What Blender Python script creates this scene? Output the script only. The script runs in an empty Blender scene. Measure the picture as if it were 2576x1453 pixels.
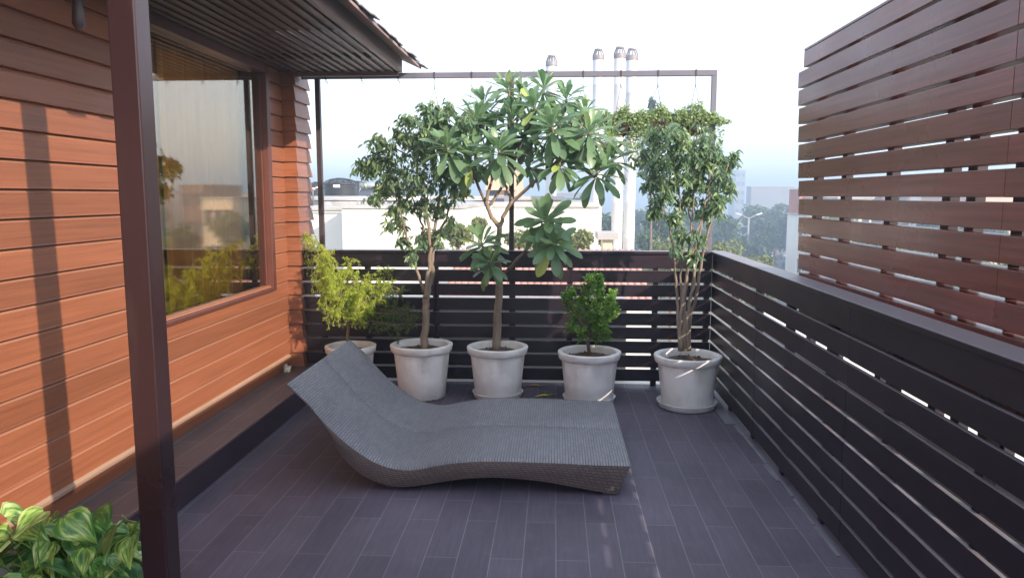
import bpy, math, random
import numpy as np
random.seed(7); rng = np.random.default_rng(7)
C = bpy.context.scene.collection
sc = bpy.context.scene

# ------------------------------------------------------------------ camera
F_PX = 1900.0                                   # focal length in pixels of a 2576-wide picture
PITCH = math.radians(7.036); YAW = math.radians(3.259); EYE = 1.51
cam_d = bpy.data.cameras.new('camera'); cam = bpy.data.objects.new('camera', cam_d); C.objects.link(cam)
cam_d.sensor_width = 36; cam_d.lens = F_PX / 2576 * 36; cam_d.clip_end = 3000; cam_d.clip_start = .05
cam.location = (0, 0, EYE); cam.rotation_euler = (math.pi/2 - PITCH, 0, YAW)
sc.camera = cam

# ------------------------------------------------------------------ sun, sky, exposure
SUN = np.array([1.0, -0.96, 0.60]); SUN = SUN / np.linalg.norm(SUN)
sun_el = math.asin(SUN[2]); sun_az = math.atan2(SUN[0], SUN[1])        # azimuth from +Y towards +X
ld = bpy.data.lights.new('sun', 'SUN'); lo = bpy.data.objects.new('sun', ld); C.objects.link(lo)
ld.energy = 2.3; ld.angle = math.radians(.55); ld.color = (1.0, .84, .68)
from mathutils import Vector
lo.rotation_euler = Vector(SUN).to_track_quat('Z', 'Y').to_euler(); lo.location = (20, -20, 20)
w = bpy.data.worlds.new('World'); sc.world = w; w.use_nodes = True
nt = w.node_tree; nt.nodes.clear()
out = nt.nodes.new('ShaderNodeOutputWorld'); bg = nt.nodes.new('ShaderNodeBackground'); sky = nt.nodes.new('ShaderNodeTexSky')
sky.sky_type = 'NISHITA'; sky.sun_disc = False; sky.sun_elevation = sun_el; sky.sun_rotation = sun_az
sky.air_density = 1.0; sky.dust_density = 3.0; sky.ozone_density = 1.0; sky.altitude = 200
bg.inputs[1].default_value = .15
# thin bright veil of haze over the whole sky, a little stronger overhead than at the horizon
tcw = nt.nodes.new('ShaderNodeTexCoord'); sx = nt.nodes.new('ShaderNodeSeparateXYZ'); nt.links.new(tcw.outputs['Generated'], sx.inputs[0])
mrw = nt.nodes.new('ShaderNodeMapRange'); mrw.inputs[1].default_value = 0; mrw.inputs[2].default_value = .26; mrw.inputs[3].default_value = .5; mrw.inputs[4].default_value = .85; nt.links.new(sx.outputs['Z'], mrw.inputs[0])
mxw = nt.nodes.new('ShaderNodeMix'); mxw.data_type = 'RGBA'; nt.links.new(mrw.outputs[0], mxw.inputs[0]); nt.links.new(sky.outputs[0], mxw.inputs[6]); mxw.inputs[7].default_value = (3.15, 3.4, 3.95, 1)
nt.links.new(mxw.outputs[2], bg.inputs[0]); nt.links.new(bg.outputs[0], out.inputs[0])
sc.view_settings.view_transform = 'Standard'; sc.view_settings.look = 'None'
sc.view_settings.exposure = 1.74; sc.view_settings.gamma = 1
sc.cycles.max_bounces = 8; sc.cycles.transparent_max_bounces = 12

# measuring helper: a point of the photograph (2576-wide pixels) at a chosen distance
_F = np.array([-math.sin(YAW)*math.cos(PITCH), math.cos(YAW)*math.cos(PITCH), -math.sin(PITCH)])
_R = np.array([math.cos(YAW), math.sin(YAW), 0]); _U = np.cross(_R, _F)
def at(x, y, Y):
    d = _F + _R*(x-1288)/F_PX - _U*(y-726.5)/F_PX
    return np.array([0, 0, EYE]) + d*Y/d[1]

# ------------------------------------------------------------------ object helpers
ORG = {}
def _tag(o, label=None, cat=None, group=None, kind=None):
    if label: o['label'] = label
    if cat: o['category'] = cat
    if group: o['group'] = group
    if kind: o['kind'] = kind
    return o
def thing(name, label, cat, loc=(0, 0, 0), group=None):
    o = bpy.data.objects.new(name, None); C.objects.link(o); o.location = loc; o.empty_display_size = .2
    ORG[o.name] = np.array(loc, float)
    return _tag(o, label, cat, group)
class MB:
    def __init__(s): s.v = []; s.f = []; s.n = 0; s.t = []
    def add(s, v, f, tone=None):
        v = np.asarray(v, float).reshape(-1, 3)
        s.v.append(v); s.f.extend([[i+s.n for i in q] for q in f]); s.n += len(v)
        s.t.append(np.full(len(v), .5) if tone is None else np.broadcast_to(np.asarray(tone, float), (len(v),)))
        return s
    def box(s, x0, x1, y0, y1, z0, z1, tone=None):
        v = [(x, y, z) for z in (z0, z1) for y in (y0, y1) for x in (x0, x1)]
        return s.add(v, [(0,2,3,1),(4,5,7,6),(0,1,5,4),(2,6,7,3),(0,4,6,2),(1,3,7,5)], tone)
    def bar(s, a, b, wx, wz, up=(0,0,1), tone=None):
        a = np.array(a, float); b = np.array(b, float); d = (b-a)/np.linalg.norm(b-a)
        u = np.array(up, float)
        if abs(d@u) > .95: u = np.array([1., 0, 0])
        sx = np.cross(d, u); sx /= np.linalg.norm(sx); sz = np.cross(sx, d)
        v = [p + sx*i*wx/2 + sz*j*wz/2 for p in (a, b) for j in (-1, 1) for i in (-1, 1)]
        return s.add(v, [(0,1,3,2),(4,6,7,5),(0,4,5,1),(2,3,7,6),(0,2,6,4),(1,5,7,3)], tone)
    def tube(s, pts, rad, n=8, tone=None, cap=True, jit=0):
        P = np.array(pts, float); m = len(P); rad = np.broadcast_to(np.asarray(rad, float), (m,))
        T = np.gradient(P, axis=0); T /= np.linalg.norm(T, axis=1)[:, None]+1e-9
        ref = np.array([0.31, .95, .05]) if abs(T[0][2]) > .7 else np.array([0, 0, 1.])
        V = []
        for i in range(m):
            a = np.cross(T[i], ref); a /= np.linalg.norm(a)+1e-9; b = np.cross(T[i], a)
            for k in range(n):
                th = 2*math.pi*k/n; r = rad[i]*(1+(random.uniform(-jit, jit) if jit else 0))
                V.append(P[i]+(a*math.cos(th)+b*math.sin(th))*r)
        F = [(i*n+k, i*n+(k+1) % n, (i+1)*n+(k+1) % n, (i+1)*n+k) for i in range(m-1) for k in range(n)]
        if cap: F += [tuple(range(n))[::-1], tuple((m-1)*n+k for k in range(n))]
        return s.add(V, F, tone)
    def lathe(s, prof, c=(0, 0, 0), n=40, tone=None, wob=0):
        c = np.array(c, float); V = []
        for i, (r, z) in enumerate(prof):
            for k in range(n):
                th = 2*math.pi*k/n
                q = 1+wob*(math.sin(3*th+i*.7)+.7*math.sin(7*th+i*1.9)+.5*math.sin(13*th+i))
                V.append(c+np.array([r*q*math.cos(th), r*q*math.sin(th), z+wob*.25*math.sin(5*th+i)]))
        F = [(i*n+k, i*n+(k+1) % n, (i+1)*n+(k+1) % n, (i+1)*n+k) for i in range(len(prof)-1) for k in range(n)]
        return s.add(V, F, tone)
    def prism(s, prof, axis, a, b, tone=None):       # closed outline (u,v) pushed along an axis
        n = len(prof)
        def P(u, v, t): return {'y': (u, t, v), 'x': (t, u, v), 'z': (u, v, t)}[axis]
        V = [P(u, v, a) for u, v in prof]+[P(u, v, b) for u, v in prof]
        F = [(k, (k+1) % n, n+(k+1) % n, n+k) for k in range(n)]+[tuple(range(n))[::-1], tuple(range(n, 2*n))]
        return s.add(V, F, tone)
    def build(s, name, m, parent=None, smooth=False, bevel=0, label=None, uv=None):
        V = np.concatenate(s.v)
        org = ORG[parent.name] if parent is not None else np.zeros(3)
        me = bpy.data.meshes.new(name); me.from_pydata((V-org).tolist(), [], s.f); me.update()
        at_ = me.attributes.new('tone', 'FLOAT', 'POINT'); at_.data.foreach_set('value', np.concatenate(s.t).astype(np.float32))
        if uv is not None:
            ul = me.uv_layers.new(name='UVMap'); idx = np.zeros(len(me.loops), np.int32)
            me.loops.foreach_get('vertex_index', idx)
            ul.data.foreach_set('uv', np.asarray(uv, np.float32)[idx].ravel())
        if smooth: me.shade_smooth()
        me.materials.append(m)
        o = bpy.data.objects.new(name, me); C.objects.link(o); ORG[o.name] = org
        if parent is not None: o.parent = parent
        if bevel:
            b = o.modifiers.new('bevel', 'BEVEL'); b.width = bevel; b.segments = 2; b.limit_method = 'ANGLE'; b.harden_normals = False
        if label: o['label'] = label
        return o
def fix_normals(o):
    import bmesh
    bm = bmesh.new(); bm.from_mesh(o.data); bmesh.ops.recalc_face_normals(bm, faces=bm.faces); bm.to_mesh(o.data); bm.free()
    return o
def dup(root, loc, label):
    r = root.copy(); C.objects.link(r); r.location = loc; r['label'] = label; ORG[r.name] = np.array(loc, float)
    for ch in list(root.children):
        c = ch.copy(); C.objects.link(c); c.parent = r
        for g in list(ch.children):
            d = g.copy(); C.objects.link(d); d.parent = c
    return r

# ------------------------------------------------------------------ materials
def nodes(name):
    m = bpy.data.materials.new(name); m.use_nodes = True; n = m.node_tree
    return m, n, n.nodes['Principled BSDF']
def mat(name, col, rough=.6, var=.15, scale=(6, 6, 6), bump=.0, metal=0, col2=None, spec=.5, detail=5, coord='Object', bscale=None, coat=0, tonevar=0):
    m, n, p = nodes(name)
    tc = n.nodes.new('ShaderNodeTexCoord'); mp = n.nodes.new('ShaderNodeMapping'); mp.inputs['Scale'].default_value = scale
    no = n.nodes.new('ShaderNodeTexNoise'); no.inputs['Scale'].default_value = 1; no.inputs['Detail'].default_value = detail
    n.links.new(tc.outputs[coord], mp.inputs[0]); n.links.new(mp.outputs[0], no.inputs['Vector'])
    rp = n.nodes.new('ShaderNodeValToRGB'); rp.color_ramp.elements[0].position = .3; rp.color_ramp.elements[1].position = .72
    c2 = col2 or tuple(min(1, c*(1+var)) for c in col)
    rp.color_ramp.elements[0].color = (*[c*(1-var) for c in col], 1) if not col2 else (*col, 1); rp.color_ramp.elements[1].color = (*c2, 1)
    n.links.new(no.outputs['Fac'], rp.inputs[0])
    last = rp.outputs[0]
    if tonevar:
        a = n.nodes.new('ShaderNodeAttribute'); a.attribute_name = 'tone'
        mr = n.nodes.new('ShaderNodeMapRange'); mr.inputs['To Min'].default_value = 1-tonevar; mr.inputs['To Max'].default_value = 1+tonevar
        n.links.new(a.outputs['Fac'], mr.inputs[0])
        mu = n.nodes.new('ShaderNodeVectorMath'); mu.operation = 'SCALE'
        n.links.new(last, mu.inputs[0]); n.links.new(mr.outputs[0], mu.inputs['Scale']); last = mu.outputs[0]
    n.links.new(last, p.inputs['Base Color'])
    p.inputs['Roughness'].default_value = rough; p.inputs['Metallic'].default_value = metal; p.inputs['Specular IOR Level'].default_value = spec
    p.inputs['Coat Weight'].default_value = coat; p.inputs['Coat Roughness'].default_value = .25
    mr2 = n.nodes.new('ShaderNodeMapRange'); mr2.inputs['To Min'].default_value = max(.03, rough-.12); mr2.inputs['To Max'].default_value = min(1, rough+.12)
    no2 = n.nodes.new('ShaderNodeTexNoise'); no2.inputs['Scale'].default_value = 2.3; no2.inputs['Detail'].default_value = 4
    n.links.new(tc.outputs[coord], no2.inputs['Vector']); n.links.new(no2.outputs['Fac'], mr2.inputs[0]); n.links.new(mr2.outputs[0], p.inputs['Roughness'])
    if bump:
        b = n.nodes.new('ShaderNodeBump'); b.inputs['Strength'].default_value = bump; b.inputs['Distance'].default_value = .01
        src = no
        if bscale:
            mp2 = n.nodes.new('ShaderNodeMapping'); mp2.inputs['Scale'].default_value = bscale; src = n.nodes.new('ShaderNodeTexNoise'); src.inputs['Detail'].default_value = 5; src.inputs['Scale'].default_value = 1
            n.links.new(tc.outputs[coord], mp2.inputs[0]); n.links.new(mp2.outputs[0], src.inputs['Vector'])
        n.links.new(src.outputs['Fac'], b.inputs['Height']); n.links.new(b.outputs[0], p.inputs['Normal'])
    return m
def paled(m, col, amount=.85, lo_=.6, hi_=.95):  # paler upward faces: dust on siding, painted light on fence tops
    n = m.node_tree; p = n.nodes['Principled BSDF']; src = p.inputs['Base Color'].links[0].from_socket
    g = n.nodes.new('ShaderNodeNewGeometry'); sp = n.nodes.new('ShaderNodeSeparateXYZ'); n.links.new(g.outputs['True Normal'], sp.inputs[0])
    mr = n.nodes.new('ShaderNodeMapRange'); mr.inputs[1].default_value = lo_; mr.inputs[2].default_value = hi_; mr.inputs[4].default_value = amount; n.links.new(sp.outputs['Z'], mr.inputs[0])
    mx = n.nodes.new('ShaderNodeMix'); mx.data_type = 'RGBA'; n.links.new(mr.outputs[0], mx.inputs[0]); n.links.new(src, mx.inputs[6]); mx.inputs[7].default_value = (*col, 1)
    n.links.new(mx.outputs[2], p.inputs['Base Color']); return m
def leafmat(name, dark, mid, light, rough=.4, trans=.35, spec=.5, vein=False):
    m, n, p = nodes(name)
    a = n.nodes.new('ShaderNodeAttribute'); a.attribute_name = 'tone'
    rp = n.nodes.new('ShaderNodeValToRGB'); e = rp.color_ramp.elements
    e[0].position = 0; e[0].color = (*dark, 1); e[1].position = 1; e[1].color = (*light, 1)
    q = e.new(.55); q.color = (*mid, 1)
    n.links.new(a.outputs['Fac'], rp.inputs[0])
    p.inputs['Roughness'].default_value = rough; p.inputs['Specular IOR Level'].default_value = spec
    n.links.new(rp.outputs[0], p.inputs['Base Color'])
    tr = n.nodes.new('ShaderNodeBsdfTranslucent'); mx = n.nodes.new('ShaderNodeMixShader'); mx.inputs[0].default_value = trans
    hs = n.nodes.new('ShaderNodeHueSaturation'); hs.inputs['Hue'].default_value = .485; hs.inputs['Saturation'].default_value = 1.15; hs.inputs['Value'].default_value = 1.7
    n.links.new(rp.outputs[0], hs.inputs['Color']); n.links.new(hs.outputs[0], tr.inputs[0])
    n.links.new(p.outputs[0], mx.inputs[1]); n.links.new(tr.outputs[0], mx.inputs[2])
    n.links.new(mx.outputs[0], n.nodes['Material Output'].inputs[0])
    return m

M = {}
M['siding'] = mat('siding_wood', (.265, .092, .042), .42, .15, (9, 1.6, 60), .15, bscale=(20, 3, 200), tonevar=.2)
M['siding_trim'] = mat('lit_trim', (.42, .27, .19), .6, .12, (8, 2, 30))  # pale colour stands in for the ledge catching light
M['frame_brown'] = mat('window_frame_brown', (.11, .036, .026), .4, .15, (6, 6, 6), .05)
M['post_metal'] = mat('brown_painted_metal', (.030, .013, .015), .30, .12, (3, 3, 1.2), .03)
M['steel_grey'] = mat('grey_frame_steel', (.13, .125, .16), .5, .12, (4, 4, 4))
M['steel_frame'] = mat('painted_frame_steel', (.05, .036, .04), .45, .15, (4, 4, 4))
M['fence'] = mat('dark_fence_paint', (.015, .0075, .014), .42, .25, (2, 9, 40), .06, tonevar=.2)
M['fence_cross'] = mat('dark_fence_paint_cross', (.016, .008, .015), .42, .25, (2, 9, 40), .06, tonevar=.2)
paled(M['fence'], (.22, .20, .22), .8); paled(M['fence_cross'], (.22, .20, .22), .8)  # sky sheen and sun on the slat tops, painted as a pale colour
M['screen'] = mat('screen_wood', (.165, .050, .041), .30, .28, (3, 1.5, 50), .06, bscale=(5, 4, 160), tonevar=.14)
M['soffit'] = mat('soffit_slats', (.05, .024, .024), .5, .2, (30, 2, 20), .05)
M['sheathing'] = mat('roof_sheathing', (.27, .19, .18), .7, .15, (8, 2, 8))
M['fascia'] = mat('fascia_wood', (.16, .10, .085), .5, .18, (3, 2, 30), .05)
M['gap_light'] = mat('gap_light_board', (.62, .52, .50), .7, .1)
M['shingle'] = mat('grey_shingle', (.17, .16, .18), .85, .3, (12, 12, 12), .5, tonevar=.3)
M['pot'] = mat('painted_cement', (.80, .80, .80), .75, .07, (7, 7, 7), .35, col2=None, bscale=(28, 28, 28))
M['soil'] = mat('soil', (.11, .07, .045), .95, .5, (40, 40, 40), 1.0)
M['bark'] = mat('pale_bark', (.24, .19, .145), .85, .35, (25, 25, 6), .6)
M['bark_dark'] = mat('brown_bark', (.17, .12, .085), .85, .35, (25, 25, 6), .6)
M['twig'] = mat('twig', (.22, .15, .09), .8, .3, (25, 25, 6), .3)
M['cement_dark'] = mat('grey_cement', (.16, .165, .19), .9, .25, (5, 5, 5), .4)
M['cement'] = mat('pale_cement', (.38, .37, .36), .9, .25, (5, 5, 5), .4)
M['chain'] = mat('wire', (.22, .2, .19), .5, .1, metal=.6)
M['coir'] = mat('coir', (.075, .045, .03), .95, .4, (60, 60, 60), 1.0)
M['white_wall'] = mat('white_render', (.78, .76, .70), .9, .06, (.4, .4, .4), .1)
M['cream_wall'] = mat('cream_render', (.66, .55, .42), .9, .1, (.3, .3, .3), .1)
M['peach_wall'] = mat('peach_render', (.62, .42, .30), .9, .1, (.3, .3, .3), .1)
M['grey_wall'] = mat('grey_render', (.22, .22, .25), .9, .12, (.3, .3, .3), .1)
M['brown_wall'] = mat('brown_brick_wall', (.20, .12, .09), .9, .2, (.6, .6, .6), .1)
M['red_wall'] = mat('red_brick_wall', (.40, .14, .09), .9, .2, (1, 1, 1), .1)
M['terracotta'] = mat('terracotta_roof', (.52, .26, .21), .85, .2, (4, 4, 4), .3)
M['roof_grey'] = mat('concrete_roof', (.40, .39, .38), .9, .2, (.6, .6, .6), .2)
M['dark_glass'] = mat('dark_window', (.05, .06, .08), .12, .1)
M['tank'] = mat('black_plastic_tank', (.030, .034, .042), .42, .2, (2, 2, 2))
M['label_white'] = mat('tank_label', (.75, .75, .75), .6, .04)
M['galv'] = mat('galvanised_steel', (.50, .50, .50), .42, .1, (3, 3, 3), metal=.7)
M['flue'] = mat('brushed_flue_steel', (.58, .59, .61), .5, .06, (6, 6, 2), .15, metal=.1)
M['flue_cap'] = mat('weathered_flue_cap', (.24, .21, .22), .6, .2, metal=.3)
M['asphalt'] = mat('asphalt', (.07, .07, .072), .9, .2, (2, 2, 2))
M['ground'] = mat('dusty_ground', (.13, .13, .08), .95, .4, (.08, .08, .08), .0, col2=(.20, .17, .12))
M['lamp_metal'] = mat('lamp_post_metal', (.42, .42, .42), .5, .1)
M['car'] = mat('car_paint_dark', (.06, .08, .12), .25, .05, coat=.6)
M['car_white'] = mat('car_paint_white', (.7, .7, .7), .25, .03, coat=.6)
M['tyre'] = mat('tyre', (.02, .02, .02), .8, .1)
M['curtain'] = mat('curtain_fabric', (.88, .60, .20), .9, .15, (12, 12, 2), .1)
M['room'] = mat('room_paint', (.16, .11, .08), .9, .1)
M['white_stone'] = mat('white_stone', (.72, .66, .55), .8, .12, (30, 30, 30), .4)
M['dry_leaf'] = mat('dry_leaf', (.40, .26, .07), .7, .3, (30, 30, 30))
M['yellow_leaf'] = mat('yellow_leaf', (.55, .46, .06), .6, .2, (30, 30, 30))
M['plumeria'] = leafmat('plumeria_leaf', (.055, .115, .06), (.155, .26, .13), (.46, .54, .14), .34, .28)
M['ficus'] = leafmat('ficus_leaf', (.07, .13, .075), (.155, .25, .13), (.40, .50, .22), .30, .30)
M['conifer'] = leafmat('conifer_spray', (.16, .25, .03), (.36, .48, .06), (.62, .68, .14), .6, .45)
M['conifer_dark'] = leafmat('conifer_spray_dark', (.035, .075, .03), (.07, .13, .04), (.16, .22, .06), .6, .35)
M['bush'] = leafmat('bush_leaf', (.07, .17, .03), (.17, .36, .06), (.42, .60, .14), .35, .3)
M['succulent'] = leafmat('trailing_leaf', (.09, .15, .06), (.23, .32, .14), (.42, .50, .24), .5, .3)
M['tree_far'] = leafmat('city_tree_leaf', (.030, .060, .028), (.060, .105, .045), (.12, .16, .06), .6, .2)
M['tree_light'] = leafmat('olive_tree_leaf', (.09, .12, .05), (.19, .22, .09), (.30, .31, .14), .6, .25)
M['tree_blue'] = leafmat('conifer_blue_leaf', (.04, .065, .045), (.07, .10, .065), (.12, .15, .09), .6, .2)

def stain(m, col, scale, lo_, hi_, amt):
    n = m.node_tree; p = n.nodes['Principled BSDF']; src = p.inputs['Base Color'].links[0].from_socket
    tc = n.nodes.new('ShaderNodeTexCoord'); mp = n.nodes.new('ShaderNodeMapping'); mp.inputs['Scale'].default_value = scale; n.links.new(tc.outputs['Object'], mp.inputs[0])
    no = n.nodes.new('ShaderNodeTexNoise'); no.inputs['Scale'].default_value = 1; no.inputs['Detail'].default_value = 8; no.inputs['Roughness'].default_value = .65; n.links.new(mp.outputs[0], no.inputs['Vector'])
    oi = n.nodes.new('ShaderNodeObjectInfo'); n.links.new(oi.outputs['Location'], mp.inputs['Location'])
    mr = n.nodes.new('ShaderNodeMapRange'); mr.inputs[1].default_value = lo_; mr.inputs[2].default_value = hi_; mr.inputs[4].default_value = amt; n.links.new(no.outputs['Fac'], mr.inputs[0])
    mx = n.nodes.new('ShaderNodeMix'); mx.data_type = 'RGBA'; n.links.new(mr.outputs[0], mx.inputs[0]); n.links.new(src, mx.inputs[6]); mx.inputs[7].default_value = (*col, 1)
    n.links.new(mx.outputs[2], p.inputs['Base Color']); return m
stain(M['pot'], (.42, .37, .30), (9, 9, 3), .52, .85, .50); stain(M['pot'], (.22, .19, .15), (34, 34, 30), .66, .76, .8)
stain(M['siding'], (.16, .06, .04), (7, 1.1, 22), .5, .85, .40); stain(M['siding'], (.36, .20, .13), (16, 5, 90), .62, .78, .25)
paled(M['siding'], (.46, .25, .17), .45, .45, .62)
stain(M['screen'], (.18, .10, .085), (5, .7, 30), .45, .9, .5)
stain(M['post_metal'], (.07, .045, .045), (9, 9, 2), .55, .75, .5)
def floor_material(name, base, base2, mortar, offx):
    m, n, p = nodes(name)
    tc = n.nodes.new('ShaderNodeTexCoord'); sep = n.nodes.new('ShaderNodeSeparateXYZ'); n.links.new(tc.outputs['Object'], sep.inputs[0])
    ad = n.nodes.new('ShaderNodeMath'); ad.inputs[1].default_value = offx; n.links.new(sep.outputs['X'], ad.inputs[0])
    cb = n.nodes.new('ShaderNodeCombineXYZ'); n.links.new(sep.outputs['Y'], cb.inputs['X']); n.links.new(ad.outputs[0], cb.inputs['Y'])
    br = n.nodes.new('ShaderNodeTexBrick'); br.offset = .39; br.offset_frequency = 2; br.squash = 1
    br.inputs['Scale'].default_value = 1; br.inputs['Brick Width'].default_value = .60; br.inputs['Row Height'].default_value = .138
    br.inputs['Mortar Size'].default_value = .0022; br.inputs['Mortar Smooth'].default_value = .3; br.inputs['Bias'].default_value = 0
    br.inputs['Color1'].default_value = (*base, 1); br.inputs['Color2'].default_value = (*base2, 1); br.inputs['Mortar'].default_value = (*mortar, 1)
    n.links.new(cb.outputs[0], br.inputs['Vector'])
    # worn and dusty patches and fine wood grain of the plank tiles
    no = n.nodes.new('ShaderNodeTexNoise'); no.inputs['Scale'].default_value = 1.6; no.inputs['Detail'].default_value = 6; n.links.new(tc.outputs['Object'], no.inputs['Vector'])
    mp = n.nodes.new('ShaderNodeMapping'); mp.inputs['Scale'].default_value = (70, 5, 1); n.links.new(tc.outputs['Object'], mp.inputs[0])
    gr = n.nodes.new('ShaderNodeTexNoise'); gr.inputs['Scale'].default_value = 1; gr.inputs['Detail'].default_value = 5; n.links.new(mp.outputs[0], gr.inputs['Vector'])
    mr = n.nodes.new('ShaderNodeMapRange'); mr.inputs[1].default_value = .3; mr.inputs[2].default_value = .7; mr.inputs[3].default_value = .78; mr.inputs[4].default_value = 1.25; n.links.new(no.outputs['Fac'], mr.inputs[0])
    mg = n.nodes.new('ShaderNodeMapRange'); mg.inputs[1].default_value = .3; mg.inputs[2].default_value = .7; mg.inputs[3].default_value = .88; mg.inputs[4].default_value = 1.12; n.links.new(gr.outputs['Fac'], mg.inputs[0])
    mu = n.nodes.new('ShaderNodeMath'); mu.operation = 'MULTIPLY'; n.links.new(mr.outputs[0], mu.inputs[0]); n.links.new(mg.outputs[0], mu.inputs[1])
    vs = n.nodes.new('ShaderNodeVectorMath'); vs.operation = 'SCALE'; n.links.new(br.outputs['Color'], vs.inputs[0]); n.links.new(mu.outputs[0], vs.inputs['Scale'])
    du = n.nodes.new('ShaderNodeTexNoise'); du.inputs['Scale'].default_value = 7; du.inputs['Detail'].default_value = 9; du.inputs['Roughness'].default_value = .7; n.links.new(tc.outputs['Object'], du.inputs['Vector'])
    dr = n.nodes.new('ShaderNodeMapRange'); dr.inputs[1].default_value = .56; dr.inputs[2].default_value = .8; dr.inputs[3].default_value = 0; dr.inputs[4].default_value = .55; n.links.new(du.outputs['Fac'], dr.inputs[0])
    mx = n.nodes.new('ShaderNodeMix'); mx.data_type = 'RGBA'; n.links.new(dr.outputs[0], mx.inputs[0]); n.links.new(vs.outputs[0], mx.inputs[6]); mx.inputs[7].default_value = (.17, .155, .16, 1)
    n.links.new(mx.outputs[2], p.inputs['Base Color'])
    rr = n.nodes.new('ShaderNodeMapRange'); rr.inputs[3].default_value = .48; rr.inputs[4].default_value = .74; n.links.new(no.outputs['Fac'], rr.inputs[0]); n.links.new(rr.outputs[0], p.inputs['Roughness'])
    bp = n.nodes.new('ShaderNodeBump'); bp.inputs['Strength'].default_value = .35; bp.inputs['Distance'].default_value = .003; bp.invert = True
    n.links.new(br.outputs['Fac'], bp.inputs['Height'])
    b2 = n.nodes.new('ShaderNodeBump'); b2.inputs['Strength'].default_value = .12; b2.inputs['Distance'].default_value = .004
    n.links.new(gr.outputs['Fac'], b2.inputs['Height']); n.links.new(bp.outputs[0], b2.inputs['Normal']); n.links.new(b2.outputs[0], p.inputs['Normal'])
    return m
M['floor'] = floor_material('plank_tiles', (.084, .072, .106), (.110, .096, .134), (.20, .19, .21), .125)
M['step'] = floor_material('step_plank_tiles', (.105, .080, .082), (.125, .095, .095), (.22, .2, .2), 1.82)
M['riser'] = mat('step_riser', (.045, .030, .045), .5, .2, (3, 3, 8))

def wicker(name, col, col2, su, sv):
    m, n, p = nodes(name)
    uv = n.nodes.new('ShaderNodeTexCoord'); mp = n.nodes.new('ShaderNodeMapping'); n.links.new(uv.outputs['UV'], mp.inputs[0])
    br = n.nodes.new('ShaderNodeTexBrick'); br.offset = .5; br.inputs['Scale'].default_value = 1
    br.inputs['Brick Width'].default_value = su; br.inputs['Row Height'].default_value = sv; br.inputs['Mortar Size'].default_value = sv*.17
    br.inputs['Mortar Smooth'].default_value = 1.0
    br.inputs['Color1'].default_value = (*col, 1); br.inputs['Color2'].default_value = (*col2, 1); br.inputs['Mortar'].default_value = (*[c*.35 for c in col], 1)
    n.links.new(mp.outputs[0], br.inputs['Vector'])
    no = n.nodes.new('ShaderNodeTexNoise'); no.inputs['Scale'].default_value = 3; no.inputs['Detail'].default_value = 5; n.links.new(uv.outputs['Object'], no.inputs['Vector'])
    mr = n.nodes.new('ShaderNodeMapRange'); mr.inputs[1].default_value = .3; mr.inputs[2].default_value = .7; mr.inputs[3].default_value = .85; mr.inputs[4].default_value = 1.15; n.links.new(no.outputs['Fac'], mr.inputs[0])
    vs = n.nodes.new('ShaderNodeVectorMath'); vs.operation = 'SCALE'; n.links.new(br.outputs['Color'], vs.inputs[0]); n.links.new(mr.outputs[0], vs.inputs['Scale'])
    n.links.new(vs.outputs[0], p.inputs['Base Color']); p.inputs['Roughness'].default_value = .45
    bp = n.nodes.new('ShaderNodeBump'); bp.inputs['Strength'].default_value = .8; bp.inputs['Distance'].default_value = .004; bp.invert = True
    n.links.new(br.outputs['Fac'], bp.inputs['Height']); n.links.new(bp.outputs[0], p.inputs['Normal'])
    return m
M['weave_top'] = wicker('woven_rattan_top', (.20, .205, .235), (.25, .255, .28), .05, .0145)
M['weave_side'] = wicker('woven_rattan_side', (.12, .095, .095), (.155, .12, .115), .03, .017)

def glass_material():
    m = bpy.data.materials.new('reflective_tinted_glass'); m.use_nodes = True; n = m.node_tree; n.nodes.clear()
    o = n.nodes.new('ShaderNodeOutputMaterial'); g = n.nodes.new('ShaderNodeBsdfGlossy'); t = n.nodes.new('ShaderNodeBsdfTransparent'); mx = n.nodes.new('ShaderNodeMixShader')
    g.inputs['Roughness'].default_value = .035; g.inputs['Color'].default_value = (.86, .77, .64, 1)
    t.inputs['Color'].default_value = (1, .84, .50, 1)
    f = n.nodes.new('ShaderNodeFresnel'); f.inputs['IOR'].default_value = 1.5
    mr = n.nodes.new('ShaderNodeMapRange'); mr.inputs[3].default_value = .36; mr.inputs[4].default_value = 1; n.links.new(f.outputs[0], mr.inputs[0])
    no = n.nodes.new('ShaderNodeTexNoise'); no.inputs['Scale'].default_value = 1.5; bp = n.nodes.new('ShaderNodeBump'); bp.inputs['Strength'].default_value = .015
    n.links.new(no.outputs['Fac'], bp.inputs['Height']); n.links.new(bp.outputs[0], g.inputs['Normal'])
    n.links.new(mr.outputs[0], mx.inputs[0]); n.links.new(t.outputs[0], mx.inputs[1]); n.links.new(g.outputs[0], mx.inputs[2]); n.links.new(mx.outputs[0], o.inputs[0])
    return m
M['glass'] = glass_material()

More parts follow.
